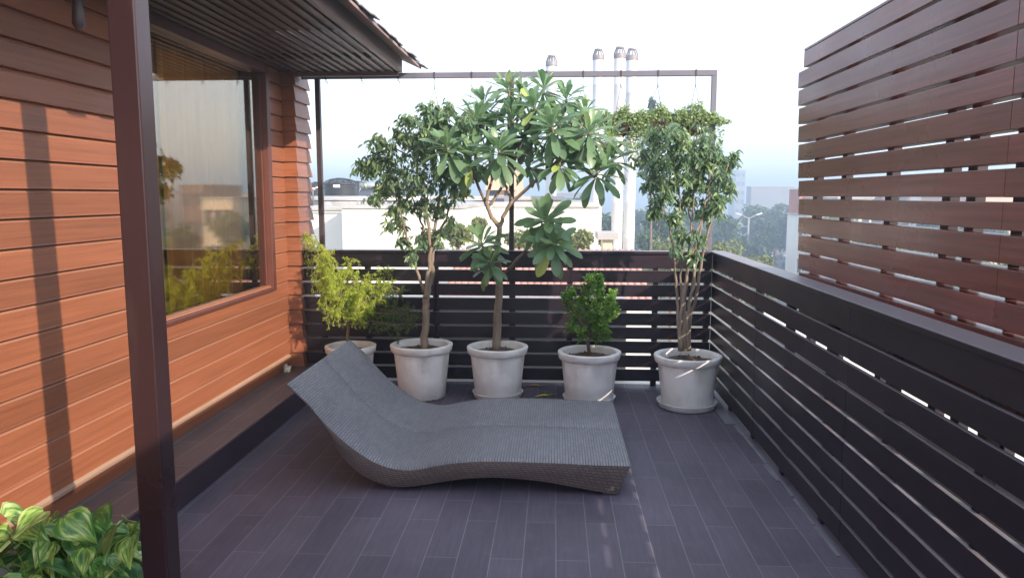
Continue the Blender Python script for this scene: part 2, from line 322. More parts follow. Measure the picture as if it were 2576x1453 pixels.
def pothos_material():
    m, n, p = nodes('variegated_leaf')
    a = n.nodes.new('ShaderNodeAttribute'); a.attribute_name = 'tone'
    tc = n.nodes.new('ShaderNodeTexCoord'); mp = n.nodes.new('ShaderNodeMapping'); mp.inputs['Scale'].default_value = (3.2, 1.3, 1); n.links.new(tc.outputs['UV'], mp.inputs[0])
    no = n.nodes.new('ShaderNodeTexNoise'); no.inputs['Scale'].default_value = 2.0; no.inputs['Detail'].default_value = 5; no.inputs['Distortion'].default_value = .3; n.links.new(mp.outputs[0], no.inputs['Vector'])
    ad = n.nodes.new('ShaderNodeMath'); ad.operation = 'MULTIPLY_ADD'; ad.inputs[1].default_value = .22; n.links.new(a.outputs['Fac'], ad.inputs[0]); n.links.new(no.outputs['Fac'], ad.inputs[2])
    rp = n.nodes.new('ShaderNodeValToRGB'); e = rp.color_ramp.elements
    e[0].position = .42; e[0].color = (.035, .115, .035, 1); e[1].position = .86; e[1].color = (.66, .74, .34, 1)
    q = e.new(.60); q.color = (.09, .25, .055, 1); q = e.new(.70); q.color = (.28, .46, .09, 1)
    n.links.new(ad.outputs[0], rp.inputs[0]); n.links.new(rp.outputs[0], p.inputs['Base Color'])
    p.inputs['Roughness'].default_value = .3
    tr = n.nodes.new('ShaderNodeBsdfTranslucent'); mx = n.nodes.new('ShaderNodeMixShader'); mx.inputs[0].default_value = .2
    n.links.new(rp.outputs[0], tr.inputs[0]); n.links.new(p.outputs[0], mx.inputs[1]); n.links.new(tr.outputs[0], mx.inputs[2]); n.links.new(mx.outputs[0], n.nodes['Material Output'].inputs[0])
    return m
M['pothos'] = pothos_material()

# ------------------------------------------------------------------ leaves
def unit(a): return a/(np.linalg.norm(a, axis=-1, keepdims=True)+1e-9)
PROF = {
 'oval': [(0, .05), (.25, .75), (.5, 1), (.78, .62), (1, .02)],
 'lance': [(0, .05), (.3, .8), (.6, .8), (.85, .35), (1, .02)],
 'obov': [(0, .10), (.2, .38), (.42, .72), (.64, .97), (.82, .96), (.94, .60), (1, .12)],
 'small': [(0, .1), (.5, 1), (1, .1)],
}
def leaves(mb, P, D, N, L, W, prof='oval', fold=.25, bend=.25, tone=None):
    P = np.asarray(P, float); k = len(P); D = unit(np.asarray(D, float)); N = np.asarray(N, float)
    S = unit(np.cross(D, N)); N = unit(np.cross(S, D))
    L = np.broadcast_to(L, (k,))[:, None]; W = np.broadcast_to(W, (k,))[:, None]; bend = np.broadcast_to(bend, (k,))[:, None]
    pr = PROF[prof]; rows = []
    for t, wv in pr:
        c = P+D*L*t-N*bend*L*t*t
        h = N*fold*W*wv*.5
        rows += [c-S*W*wv*.5+h, c, c+S*W*wv*.5+h]
    V = np.stack(rows, 1); nv = V.shape[1]; F = []
    base = []
    for i in range(len(pr)-1):
        for j in (0, 1): base.append((i*3+j, i*3+j+1, (i+1)*3+j+1, (i+1)*3+j))
    for q in range(k): F += [tuple(i+q*nv for i in b) for b in base]
    tn = np.repeat(np.full(k, .5) if tone is None else np.asarray(tone, float), nv)
    mb.add(V.reshape(-1, 3), F, tn)
def rdir(k, flat=1.0):
    d = rng.normal(size=(k, 3)); d[:, 2] *= flat; return unit(d)
def curve(a, b, n=6, sag=0., wob=.0):
    a = np.array(a, float); b = np.array(b, float); L = np.linalg.norm(b-a)
    o = rng.normal(size=3)*wob*L; t = np.linspace(0, 1, n)[:, None]
    return a+(b-a)*t+np.sin(t*math.pi)*o+np.array([0, 0, 1.])*np.sin(t*math.pi)*sag*L

# ================================================================== SETTING
mb = MB(); mb.add([(-900, -300, -8.2), (900, -300, -8.2), (900, 900, -8.2), (-900, 900, -8.2)], [(0, 1, 2, 3)])
_tag(mb.build('ground', M['ground']), kind='structure')
mb = MB(); mb.add([(20, 40, -8.19), (30, 40, -8.19), (52, 260, -8.19), (40, 260, -8.19)], [(0, 1, 2, 3)])
mb.add([(30, 62, -8.19), (120, 95, -8.19), (120, 108, -8.19), (33, 80, -8.19)], [(0, 1, 2, 3)])
_tag(mb.build('road', M['asphalt']), kind='structure')
mb = MB(); mb.box(-1.825, 1.30, -3, 6.02, -.12, 0)
_tag(mb.build('floor', M['floor']), kind='structure')
mb = MB(); mb.box(-2.30, -1.812, -3, 6.02, .0, .150)
st = _tag(mb.build('step', M['step'], bevel=.004), kind='structure')
mb = MB(); mb.box(-1.812, -1.802, -3, 6.02, .001, .146); mb.build('riser', M['riser'], st)
mb = MB(); mb.box(-9, 1.72, -4, 6.35, -8.2, -.125)
_tag(mb.build('terrace_base', M['cement']), kind='structure')
mb = MB(); mb.box(1.31, 1.459, -3, 6.35, -.12, -.02)
mb.box(-2.2, 1.30, 6.03, 6.35, -.12, -.02); 
_tag(mb.build('ledge', M['white_wall']), kind='structure')
mb = MB(); mb.box(1.46, 1.75, -3, 6.35, -.12, .57); _tag(mb.build('parapet', M['white_wall'], bevel=.01), 'low pale cement parapet outside the side railing under the tall screen', 'parapet')
mb = MB(); mb.box(-9, .60, 6.25, 6.349, -.1195, .665); _tag(mb.build('parapet', M['white_wall'], bevel=.01), 'low white parapet outside the back fence, seen through its gaps', 'parapet')
# broken strip of cement along the foot of the railing
mb = MB(); y = 3.1
while y < 5.8:
    l = random.uniform(.18, .5); wdt = random.uniform(.015, .04)+(.05 if y > 4.9 else 0)
    mb.prism([(1.215-wdt, y), (1.212, y), (1.212, y+l), (1.215-wdt-random.uniform(-.012, .012), y+l*.97)], 'z', .001, random.uniform(.004, .012)); y += l+random.uniform(.0, .05)
_tag(mb.build('cement_strip', M['cement_dark']), kind='structure')

# ================================================================== HOUSE
house = thing('house', 'timber clad house with orange brown boards, tinted window and shingled eave', 'house', (-2.13, 2.5, .15))
WX = -2.13
def board_prof(z, p=.116, x=WX, d=.020):
    return [(x-.03, z), (x+d, z), (x+d*.92, z+.006), (x+d*.62, z+p-.017), (x+.0015, z+p-.0075), (x, z+p), (x-.03, z+p)]
mb = MB(); z = .150; i = 0
mb.box(WX-.03, WX+.010, -3, 5.87, .1505, .235)
z = .262
while z < 2.62:
    segs = [(-3, 3.82), (5.585, 5.86)] if .79 < z+.058 < 2.47 else [(-3, 5.86)]
    if z < .79 < z+.116: segs = [(-3, 5.86)]
    for a, b in segs:
        # boards come in lengths, with hairline joints
        cuts = [a]; 
        if b-a > 3: cuts += [a+1.7+random.uniform(-1, 1.5)]
        cuts.append(b)
        for u, v in zip(cuts[:-1], cuts[1:]): mb.prism(board_prof(z), 'y', u+.0006, v-.0006, random.uniform(.15, .85))
    z += .116
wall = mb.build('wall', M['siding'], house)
mb = MB(); mb.prism([(WX-.03, .236), (WX+.034, .236), (WX+.034, .250), (WX+.008, .262), (WX-.03, .262)], 'y', -3, 5.80)
mb.build('trim_batten', M['siding_trim'], house)
mb = MB(); z = .150; i = 0
while z < 2.44:       # boarded corner pilaster
    h = .1155; b = .016+.004*math.sin(i*2.1); t = random.uniform(.2, .8)
    v = [(-2.155, 5.862-b, z), (-2.018+b, 5.862-b, z), (-2.018+b, 6.20, z), (-2.155, 6.20, z), (-2.155, 5.864, z+h-.01), (-2.020, 5.864, z+h-.01), (-2.020, 6.19, z+h-.01), (-2.155, 6.19, z+h-.01)]
    mb.add(v, [(3, 2, 1, 0), (4, 5, 6, 7), (0, 1, 5, 4), (1, 2, 6, 5), (2, 3, 7, 6), (3, 0, 4, 7)], t)
    mb.box(-2.155, -2.024, 5.868, 6.18, z+h-.0101, z+h+.0005, .3); z += h+.0005; i += 1
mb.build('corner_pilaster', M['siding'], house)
# back masonry so that no light enters
mb = MB(); mb.box(-2.9, WX-.031, -3, 3.80, .1, 2.7); mb.box(-2.9, WX-.031, 5.62, 6.19, .1, 2.7); mb.box(-2.9, WX-.031, 3.80, 5.62, .1, .80)
mb.box(-5.4, -2.9, -3, 6.19, -.1, .0); mb.box(-5.4, -5.3, -3, 6.19, 0, 2.7); mb.box(-5.3, -2.9, 6.09, 6.19, 0, 2.7); mb.box(-5.3, -2.9, -3, -2.9, 0, 2.7); mb.box(-5.3, -2.2, -3, 6.19, 2.71, 2.75)
mb.build('inner_wall', M['room'], house)
# window
mb = MB(); GX = -2.160
mb.box(-2.26, -2.106, 5.522, 5.584, .80, 2.46); mb.box(-2.26, -2.106, 3.82, 3.882, .80, 2.46)
mb.prism([(-2.26, .80), (-2.104, .80), (-2.104, .822), (-2.12, .830), (-2.26, .834)], 'y', 3.883, 5.521); mb.box(-2.26, -2.106, 3.883, 5.521, 2.395, 2.46)
mb.box(-2.175, -2.150, 5.508, 5.5215, .835, 2.394); mb.box(-2.175, -2.150, 3.883, 3.896, .835, 2.394)
wf = mb.build('window', M['frame_brown'], house, bevel=.003)
mb = MB(); mb.add([(GX, 3.8965, .8355), (GX, 5.5075, .8355), (GX, 5.5075, 2.3935), (GX, 3.8965, 2.3935)], [(0, 1, 2, 3)]); mb.build('pane', M['glass'], wf)
# curtain with folds behind the glass
mb = MB(); ys = np.linspace(3.7, 5.62, 260); V = []; 
for q in ys:
    x = -2.36+.028*math.sin(q*52)+.015*math.sin(q*23+1)
    V += [(x, q, .30), (x+.004, q, 2.6)]
mb.add(V, [(2*i, 2*i+2, 2*i+3, 2*i+1) for i in range(len(ys)-1) if not 4.36 < ys[i] < 4.385])
mb.build('curtain', M['curtain'], wf, smooth=True)
# eave
mb = MB(); mb.box(-1.215, -1.185, -3, 5.93, 2.45, 2.553); mb.box(-2.02, -1.216, 5.90, 5.93, 2.425, 2.47)
mb.box(-2.15, -1.216, 5.93, 5.95, 2.43, 2.455)
rf = thing  # (kept simple: roof parts hang under one roof part)
roof_fascia = mb.build('fascia', M['fascia'], house, bevel=.003)
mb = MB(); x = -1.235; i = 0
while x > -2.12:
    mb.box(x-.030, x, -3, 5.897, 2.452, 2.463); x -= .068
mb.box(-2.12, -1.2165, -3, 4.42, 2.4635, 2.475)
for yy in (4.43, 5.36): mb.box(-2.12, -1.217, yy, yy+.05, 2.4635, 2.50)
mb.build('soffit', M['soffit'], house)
mb = MB(); mb.add([(-1.07, -3, 2.505), (-1.07, 6.12, 2.505), (-3.4, 6.12, 3.573), (-3.4, -3, 3.573), (-1.07, -3, 2.522), (-1.07, 6.12, 2.522), (-3.4, 6.12, 3.590), (-3.4, -3, 3.590)],
    [(3, 2, 1, 0), (4, 5, 6, 7), (0, 1, 5, 4), (1, 2, 6, 5), (2, 3, 7, 6), (3, 0, 4, 7)])
roof = mb.build('roof', M['sheathing'], house)
mb = MB(); mb.prism([(-1.216, 2.471), (-1.216, 2.570), (-1.45, 2.675), (-2.1, 2.97), (-3.35, 3.54), (-3.35, 2.76), (-2.16, 2.76), (-2.16, 2.471)], 'y', 5.905, 5.925); mb.build('gable_blocker', M['gap_light'], house)  # added board: blocks sky at the gable, pale to stand for gap light
mb = MB()
for r in range(14):
    x1 = -1.045-r*.17; yv = -3
    while yv < 6.2:
        wd = random.uniform(.10, .20); y2 = min(yv+wd, 6.20+r*.0); dx = random.uniform(-.024, .030); lift = random.uniform(.003, .014)
        zz = lambda x: 2.525-(x+1.07)*.4583
        xa, xb = x1+dx, x1-.22
        skew = random.uniform(-.01, .01)
        v = [(xa, yv+.003, zz(xa)+lift), (xa+skew, y2-.003, zz(xa)+lift), (xb, y2-.003, zz(xb)), (xb, yv+.003, zz(xb))]
        v += [(a, b, c+.009) for a, b, c in v]
        mb.add(v, [(3, 2, 1, 0), (4, 5, 6, 7), (0, 1, 5, 4), (1, 2, 6, 5), (2, 3, 7, 6), (3, 0, 4, 7)], random.random()); yv = y2
mb.build('shingles', M['shingle'], roof)

# bracket lamp under the eave at top left
sl = thing('wall_spotlight', 'small dark spotlight hanging under the eave above the orange siding', 'lamp', (-1.95, 2.9, 2.45))
p0 = at(194, 0, 2.75)
mb = MB(); mb.tube([(p0[0], 2.75, 2.455), (p0[0], 2.75, p0[2]+.02)], .012); mb.lathe([(.0, .006), (.05, .006), (.05, -.006), (0, -.006)], (p0[0], 2.75, 2.446), 16); mb.build('stem', M['steel_frame'], sl)
mb = MB(); mb.lathe([(0, .04), (.017, .036), (.019, -.04), (.022, -.085), (.012, -.105), (0, -.11)], (p0[0], 2.75, p0[2]), 18); mb.build('lamp_head', M['steel_frame'], sl, smooth=True)

# foreground post
mb = MB(); mb.box(-1.243, -1.163, 2.10, 2.18, .008, 2.60)
t = thing('veranda_post', 'tall square brown metal post standing in the foreground before the siding wall', 'post', (-1.203, 2.14, 0))
mb.build('shaft', M['post_metal'], t, bevel=.005)
mb = MB(); mb.box(-1.275, -1.131, 2.068, 2.212, .0005, .008); mb.build('base_plate', M['post_metal'], t)

# ================================================================== FENCES
LV = [.946-.1127*i for i in range(9)]
GAP = .018
def levels():
    out = [(.946+.0, 1.055)]; 
    top = .946-GAP
    for i in range(8):
        out.append((top-(.1127-GAP), top)); top -= .1127
    return out
t = thing('back_fence', 'low dark brown slatted fence across the back behind the five potted plants', 'fence', (-.4, 5.95, 0))
mb = MB()
for a, b in levels():
    if a < .03: a = .035
    j = [-2.13, -.95+random.uniform(-.01, .01), .12, 1.222]
    for u, v in zip(j[:-1], j[1:]): mb.box(u+.0008, v-.0008, 5.930+random.uniform(-.001, .001), 5.948, a+random.uniform(-.0015, .0015), b, random.random())
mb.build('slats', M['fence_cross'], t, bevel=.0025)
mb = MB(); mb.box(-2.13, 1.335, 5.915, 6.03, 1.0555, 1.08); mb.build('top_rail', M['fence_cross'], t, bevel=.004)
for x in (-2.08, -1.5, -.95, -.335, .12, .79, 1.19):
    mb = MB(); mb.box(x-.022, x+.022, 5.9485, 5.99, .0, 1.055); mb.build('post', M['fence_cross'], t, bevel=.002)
t = thing('side_fence', 'low dark slatted railing running along the right edge of the terrace to the back corner', 'fence', (1.24, 2, 0))
mb = MB()
for a, b in levels():
    if a < .03: a = .035
    j = [-3, .4, 1.9, 3.15, 4.6, 5.93]
    j = j[:1]+[q+random.uniform(-.02, .02) for q in j[1:-1]]+j[-1:]
    for u, v in zip(j[:-1], j[1:]): mb.box(1.222, 1.240+random.uniform(-.001, .001), u+.0008, v-.0008, a+random.uniform(-.0015, .0015), b, random.random())
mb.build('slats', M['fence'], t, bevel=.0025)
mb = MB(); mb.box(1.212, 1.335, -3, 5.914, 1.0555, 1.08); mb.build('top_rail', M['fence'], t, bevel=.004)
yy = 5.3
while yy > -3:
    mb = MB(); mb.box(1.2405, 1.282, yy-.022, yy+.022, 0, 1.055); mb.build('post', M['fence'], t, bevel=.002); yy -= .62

# tall slatted screen outside the railing
t = thing('privacy_screen', 'tall brown horizontal slat privacy screen rising above the railing on the right', 'screen', (1.40, 2, 0))
SX = 1.40; pitch = .1035; top = 2.318
def end_y(z):
    q = (z-1.049)/(2.315-1.049); return 4.413+.185*q
mb = MB(); z = top; i = 0
while z > .80:
    h = pitch-.0155; e = end_y(z-h/2)+(-.10 if i == 0 else random.uniform(-.004, .004))
    j = [-3, .3+random.uniform(-.02, .02), 2.46+random.uniform(-.004, .004), e]
    for u, v in zip(j[:-1], j[1:]): mb.box(SX, SX+.066, u+.0008, v-.0008, z-h+random.uniform(-.0012, .0012), z, random.random())
    z -= pitch; i += 1
mb.build('slats', M['screen'], t, bevel=.002)
for yy in (4.40, 3.98, 3.45, 2.95, 2.78, 2.50, 2.22, 1.7, 1.1, .4, -.4, -1.2, -2):
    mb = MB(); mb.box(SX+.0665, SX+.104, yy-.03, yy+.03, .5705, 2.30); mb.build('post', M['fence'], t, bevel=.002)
mb = MB(); mb.box(SX-.004, SX+.104, -3, 4.48, top+.001, top+.012); mb.build('cap_rail', M['screen'], t)

# hanging frame over the back fence
t = thing('hanging_gantry', 'thin dark steel goalpost frame above the back fence carrying hanging baskets', 'gantry', (-.3, 5.98, 0))
BY = 6.0
for x in (-1.875, -.345, 1.205):
    mb = MB(); mb.box(x-.019, x+.019, BY-.019, BY+.019, -.02 if x < 0 else 1.0805, 2.4165); mb.build('post', M['steel_grey' if x > 1 else 'steel_frame'], t, bevel=.002)
mb = MB(); mb.box(-2.0, 1.2245, BY-.020, BY+.020, 2.417, 2.458); mb.build('beam', M['steel_grey'], t, bevel=.002)
hx = [at(x, 190, BY)[0] for x in (820, 910, 1002, 1093, 1187, 1280, 1374, 1467, 1562, 1655, 1750)]
def hook_mb(x, z):
    m = MB(); m.box(x-.007, x+.007, BY-.024, BY+.024, z+.0005, z+.046) if False else None
    th = np.linspace(-math.pi*.5, math.pi*.9, 9)
    m.tube([(x, BY, z)]+[(x, BY, z-.012)]+[(x+.011*math.cos(a)-.0, BY, z-.026-.012*math.sin(-a)) for a in th][::-1], .0028, 5)
    return m
for i, x in enumerate(hx):
    if i in (0, 1, 2, 5, 6): hook_mb(x, 2.4165).build('hook', M['chain'], t)
    mb = MB()
    mb.box(x-.006, x+.006, BY-.0235, BY-.0203, 2.410, 2.461); mb.box(x-.006, x+.006, BY-.0235, BY+.0235, 2.4585, 2.4615); mb.build('clamp', M['steel_frame'], t)

def trailing(mb, c, r, n, drop, stretch=1.6, up=.5):
    c = np.array(c, float)
    for _ in range(5): mb.tube(curve(c+[0, 0, -.02], c+rdir(1)[0]*np.array([r*stretch, r*.6, r*.3]), 6, .1, .1), .002, 4)
    P = c+rdir(n)*np.array([r*stretch, r*.9, r*up])*rng.random((n, 1))**.4
    leaves(mb, P, rdir(n)+[0, 0, .25], rdir(n)+[0, 0, .8], rng.uniform(.018, .034, n), rng.uniform(.012, .020, n), 'small', .3, .2, rng.uniform(.1, 1, n))
    for _ in range(int(drop)):
        a = random.uniform(0, 6.28); s0 = c+np.array([math.cos(a)*r*1.1, math.sin(a)*r*.8, 0]); l = random.uniform(.06, .26)
        e = s0+np.array([random.uniform(-.05, .05), random.uniform(-.04, .04), -l]); pts = curve(s0, e, 7, 0, .1); mb.tube(np.vstack([c[None], pts]), .0014, 4)
        k = int(l*110); tt = rng.random(k); P = np.stack([np.interp(tt, np.linspace(0, 1, 7), pts[:, j]) for j in range(3)], 1)+rng.normal(size=(k, 3))*.009
        leaves(mb, P, rdir(k), rdir(k)+[0, 0, .6], rng.uniform(.014, .026, k), .014, 'small', .3, .2, rng.uniform(.1, .95, k))
BZ = [None]*11
spec = {3: (2.07, 'dark coir hanging basket at the left end of the row above the left ficus', 55), 4: (2.07, 'dark coir hanging basket half lost behind the plumeria crown top left', 40), 7: (2.07, 'coir hanging basket right of the plumeria top with its chains showing', 90),
        8: (2.045, 'dark coir hanging bowl beside the right edge of the plumeria crown', 260), 9: (2.06, 'coir hanging basket in the middle of the three right ones', 240), 10: (2.055, 'dark coir hanging bowl next to the right end post of the steel frame', 240)}
txt = {3: 'sparse trailing plant in the hanging basket above the left ficus', 4: 'small trailing plant in the basket behind the plumeria top left', 7: 'pale green trailing plant in the basket just right of the plumeria top',
       8: 'yellowish trailing succulent spilling from the bowl beside the plumeria', 9: 'yellow green trailing succulent in the middle of the right three baskets', 10: 'trailing succulent with strands reaching past the right frame post'}
for i, (zr, lab, nn) in spec.items():
    x = hx[i]; b = thing('hanging_basket', lab, 'basket', (x, BY, zr), 'baskets hanging from the steel frame')
    mb = MB(); mb.lathe([(.0, -.078), (.045, -.072), (.085, -.045), (.102, .0), (.106, .004), (.098, .004), (.08, -.02), (0, -.025)], (x, BY, zr), 24, wob=.03); mb.build('bowl', M['coir'], b, smooth=True)
    zt = 2.345
    for k in range(3):
        a = k*2.094+.3+i; mb = MB(); e = (x+.100*math.cos(a), BY+.100*math.sin(a), zr+.004)
        mb.tube([(x, BY, zt), e], .0022, 5); 
        mb.build('chain', M['chain'], b)
    mb = MB(); mb.tube([(x, BY, 2.4165), (x, BY, zt)], .0028, 5); mb.tube([(x-.007, BY, zt+.012), (x+.004, BY, zt+.002), (x+.007, BY, zt-.012)], .003, 5); mb.build('hook', M['chain'], b)
    mb = MB(); big = i >= 8
    trailing(mb, (x, BY, zr+.035), .105 if big else .085, nn*5 if big else nn*4, 24 if big else 5, 1.7 if big else 1.2, .62)
    if big:
        for ddx, ddz in ((-.12, .03), (.02, .075), (.13, .01), (-.05, -.05)):
            mb.tube([(x, BY, zr+.02), (x+ddx, BY-.05, zr+.03+ddz)], .002, 4); trailing(mb, (x+ddx, BY-.05, zr+.03+ddz), random.uniform(.035, .06), 120, 3, 1.2, 1.1)
    if i == 8: mb.tube(curve((x, BY, zr+.03), (x+.17, BY-.02, zr+.03), 6, .1, .05), .003, 5)
    if i == 10: mb.tube(curve((x, BY, zr+.03), (x+.17, BY-.04, zr+.02), 6, .1, .05), .003, 5); mb.tube([(x, BY, zr+.02), (x-.05, BY, zr+.1)], .003, 5)
    if i == 8: trailing(mb, (x+.17, BY-.04, zr+.0), .075, 400, 30, 1.5, .8)
    if i == 10: trailing(mb, (x+.17, BY-.04, zr+.01), .06, 200, 4, 2.0, .4); trailing(mb, (x-.05, BY, zr+.09), .06, 150, 0, 1, 1)
    _tag(mb.build('trailing_plant', M['succulent']), txt[i], 'plant', 'trailing plants in the hanging baskets')

# ================================================================== POTS
def make_pot(name, c, R, H, label, seed, tilt=0):
    t = thing(name, label, 'pot', (c[0], c[1], 0), 'pale cement pots along the back fence')
    k = R/.225; z0 = c[2]
    prof = [(0, z0), (.160*k, z0), (.167*k, z0+.006), (.182*k, z0+H*.42), (.199*k, z0+H-.062), (.200*k, z0+H-.058), (.211*k, z0+H-.056), (.217*k, z0+H-.050), (.225*k, z0+H-.010), (.223*k, z0+H-.003), (.212*k, z0+H), (.192*k, z0+H-.003), (.187*k, z0+H-.012), (.184*k, z0+H-.06)]
    mb = MB(); mb.lathe(prof, (c[0], c[1], 0), 56, wob=.007); mb.build('body', M['pot'], t, smooth=True)
    mb = MB(); mb.lathe([(.186*k, z0+H-.052), (.13*k, z0+H-.044), (.06*k, z0+H-.040), (0, z0+H-.038)], (c[0], c[1], 0), 30, wob=.02)
    for _ in range(40):
        a = random.uniform(0, 6.28); r = random.uniform(0, .17)*k; q = random.uniform(.004, .010)
        mb.lathe([(0, -q), (q, 0), (0, q)], (c[0]+r*math.cos(a), c[1]+r*math.sin(a), z0+H-.042), 5)
    mb.build('soil', M['soil'], t, smooth=True)
    return t
def make_saucer(c, R, label):
    mb = MB(); mb.lathe([(0, .002), (R*.86, .002), (R*.93, .008), (R, .046), (R*1.015, .050), (R*.985, .050), (R*.92, .014), (0, .012)], (c[0], c[1], 0), 48, wob=.003)
    _tag(mb.build('plant_saucer', M['pot'], smooth=True), label, 'saucer', 'cement saucers under the pots')
POT = {1: (-1.56, 5.62, .0, .195, .375), 2: (-1.0, 5.56, 0, .236, .405), 3: (-.425, 5.56, .013, .230, .395), 4: (.257, 5.46, .013, .232, .385), 5: (.955, 5.37, .013, .240, .385)}
lab = {1: 'small cement pot half hidden behind the raised back of the lounger', 2: 'pale cement pot without saucer holding the left ficus, chipped at its foot', 3: 'pale cement pot holding the plumeria tree', 4: 'pale cement pot holding the low bright green bush', 5: 'grey cement pot on a saucer in the right back corner holding the multi stem ficus'}
for k, (x, y, z, R, H) in POT.items(): make_pot('plant_pot', (x, y, z), R, H-z, lab[k], k)
make_saucer(POT[3], .190, 'cement saucer under the plumeria pot'); make_saucer(POT[4], .192, 'cement saucer under the pot of the low bush'); make_saucer(POT[5], .212, 'cement saucer under the corner pot of the right ficus')
# crumbling dark foot of the second pot
mb = MB()
for _ in range(60):
    a = random.uniform(-1.9, -.3); r = random.uniform(.155, .20); q = random.uniform(.003, .010)
    mb.lathe([(0, -q*.4), (q, 0), (0, q*.6)], (POT[2][0]+r*math.cos(a), POT[2][1]+r*math.sin(a), q*.5), 5)
_tag(mb.build('spilled_soil', M['soil']), 'crumbs of dark soil at the foot of the left ficus pot', 'soil', kind='stuff')

# ---- ficus trees
def ficus(name, label, stems, blobs, Yc, bark, leafm, base, twn=17, lpt=13, bary=None, lsize=.058, tones=(.0, .75)):
    t = thing(name, label, 'tree', tuple(base))
    tr = MB(); nodes_ = []; tw = tr
    for pts, r0, r1 in stems:
        P = [base if q is None else at(q[0], q[1], q[2]) for q in pts]
        P = np.array(P, float); m = max(8, len(P)*4); tt = np.linspace(0, 1, m); s = np.linspace(0, 1, len(P))
        Q = np.stack([np.interp(tt, s, P[:, j]) for j in range(3)], 1); Q[1:-1] = (Q[:-2]+2*Q[1:-1]+Q[2:])/4
        Q[1:-1] += rng.normal(size=(m-2, 3))*.004
        tr.tube(Q, np.linspace(r0, r1, m), 9, jit=.07); nodes_.append(Q[m//3:])
    nodes_ = np.concatenate(nodes_)
    lf = MB()
    for (bx, by, br, dens) in blobs:
        cy = Yc+random.uniform(-.12, .12); c = at(bx, by, cy); R = br/F_PX*cy
        d = np.linalg.norm(nodes_-c, axis=1)+np.maximum(0, (nodes_[:, 2]-c[2]))*1.5; s0 = nodes_[np.argmin(d)]
        L = curve(s0, c, 8, .03, .06); tw.tube(L, np.linspace(.007, .003, 8), 6)
        for _ in range(int(twn*dens)):
            e = c+rdir(1)[0]*R*np.array([1, 1.25, 1])*random.uniform(.25, 1.15)**.6
            st_ = L[random.randint(4, 7)]; q = curve(st_, e+np.array([0, 0, -.02]), 8, .10, .10)
            tw.tube(q, np.linspace(.0028, .0010, 8), 4, cap=False)
            k = lpt+random.randint(-4, 4); ti = rng.uniform(.35, 1.05, k)
            P = np.stack([np.interp(ti, np.linspace(0, 1, 8), q[:, j]) for j in range(3)], 1)+rng.normal(size=(k, 3))*.014
            D = rdir(k)*[1, 1, .5]+[0, 0, -.75]+(e-c)/max(R, .01)*.25
            leaves(lf, P, D, rdir(k)+[0, 0, .9]+(e-c)/max(R, .01)*.5, rng.uniform(.7, 1.15, k)*lsize, rng.uniform(.30, .44, k)*lsize, 'lance', .3, .3, np.clip(rng.normal(.38, .2, k)+random.uniform(-.1, .2), *tones))
    tr.build('trunk', bark, t, smooth=True); lf.build('foliage', leafm, t)
    return t
b2 = (POT[2][0]+.02, POT[2][1]-.02, .35)
Y2 = 5.56
ficus('ficus_tree', 'left ficus tree with pale split trunk and small drooping dark leaves beside the plumeria', [
    ([None, (1070, 780, Y2), (1073, 740, Y2)], .030, .025),
    ([(1073, 745, Y2), (1088, 690, Y2), (1086, 640, Y2), (1096, 560, Y2+.05), (1110, 470, Y2+.1), (1108, 380, Y2+.1)], .021, .006),
    ([(1070, 750, Y2-.02), (1077, 690, Y2-.03), (1082, 640, Y2-.04), (1078, 560, Y2-.05), (1062, 470, Y2-.05), (1045, 400, Y2)], .018, .006),
    ([(1066, 735, Y2), (1050, 690, Y2), (1037, 640, Y2), (1022, 590, Y2-.05), (1005, 530, Y2-.08), (985, 460, Y2-.1)], .012, .005),
    ([(1088, 640, Y2), (1068, 590, Y2+.05), (1055, 540, Y2+.1), (1010, 440, Y2+.12)], .011, .004),
    ([(1090, 620, Y2), (1120, 560, Y2+.03), (1135, 500, Y2+.05), (1150, 430, Y2+.05)], .011, .004)],
    [(1105, 300, 55, 1.1), (1140, 350, 60, .9), (1055, 320, 50, .9), (1010, 350, 48, 1), (1075, 380, 60, 1.2), (965, 385, 42, .9), (930, 420, 38, .8), (985, 430, 48, 1), (1045, 450, 60, 1.2), (1110, 440, 60, 1.1), (1150, 480, 40, .6), (960, 470, 30, .6), (1005, 500, 40, .7), (1060, 520, 45, .8), (1110, 520, 40, .6), (1000, 555, 30, .45), (1060, 590, 34, .6), (1035, 630, 26, .4), (985, 520, 25, .35), (1100, 590, 25, .35), (1125, 270, 30, .5), (915, 415, 24, .6), (945, 350, 22, .5), (1075, 275, 28, .6), (1025, 300, 26, .5), (1140, 560, 24, .3), (975, 560, 16, .25), (1010, 600, 18, .3), (1165, 300, 30, .4), (940, 500, 18, .3)],
    Y2, M['bark'], M['ficus'], b2)
b5 = (POT[5][0], POT[5][1], .34); Y5 = 5.37
st5 = []
for dx0, pth in ((-12, [(1705, 780), (1700, 700), (1696, 640), (1680, 560), (1660, 470)]), (-4, [(1716, 780), (1712, 690), (1718, 600), (1712, 520), (1700, 400)]), (2, [(1722, 760), (1728, 680), (1735, 600), (1745, 520), (1750, 400)]),
                 (8, [(1728, 800), (1740, 740), (1752, 660), (1760, 580), (1775, 500), (1800, 410)]), (12, [(1735, 800), (1752, 740), (1768, 640), (1785, 560), (1798, 500), (1830, 420)]), (-8, [(1712, 800), (1722, 720), (1740, 640), (1752, 580), (1770, 540)]), (6, [(1730, 790), (1748, 690), (1752, 610), (1736, 550), (1720, 480)])):
    yy = Y5+random.uniform(-.06, .06)
    st5.append(([(1722+dx0, 882, Y5-.02), ]+[(a, b, yy) for a, b in pth], random.uniform(.011, .016), .004))
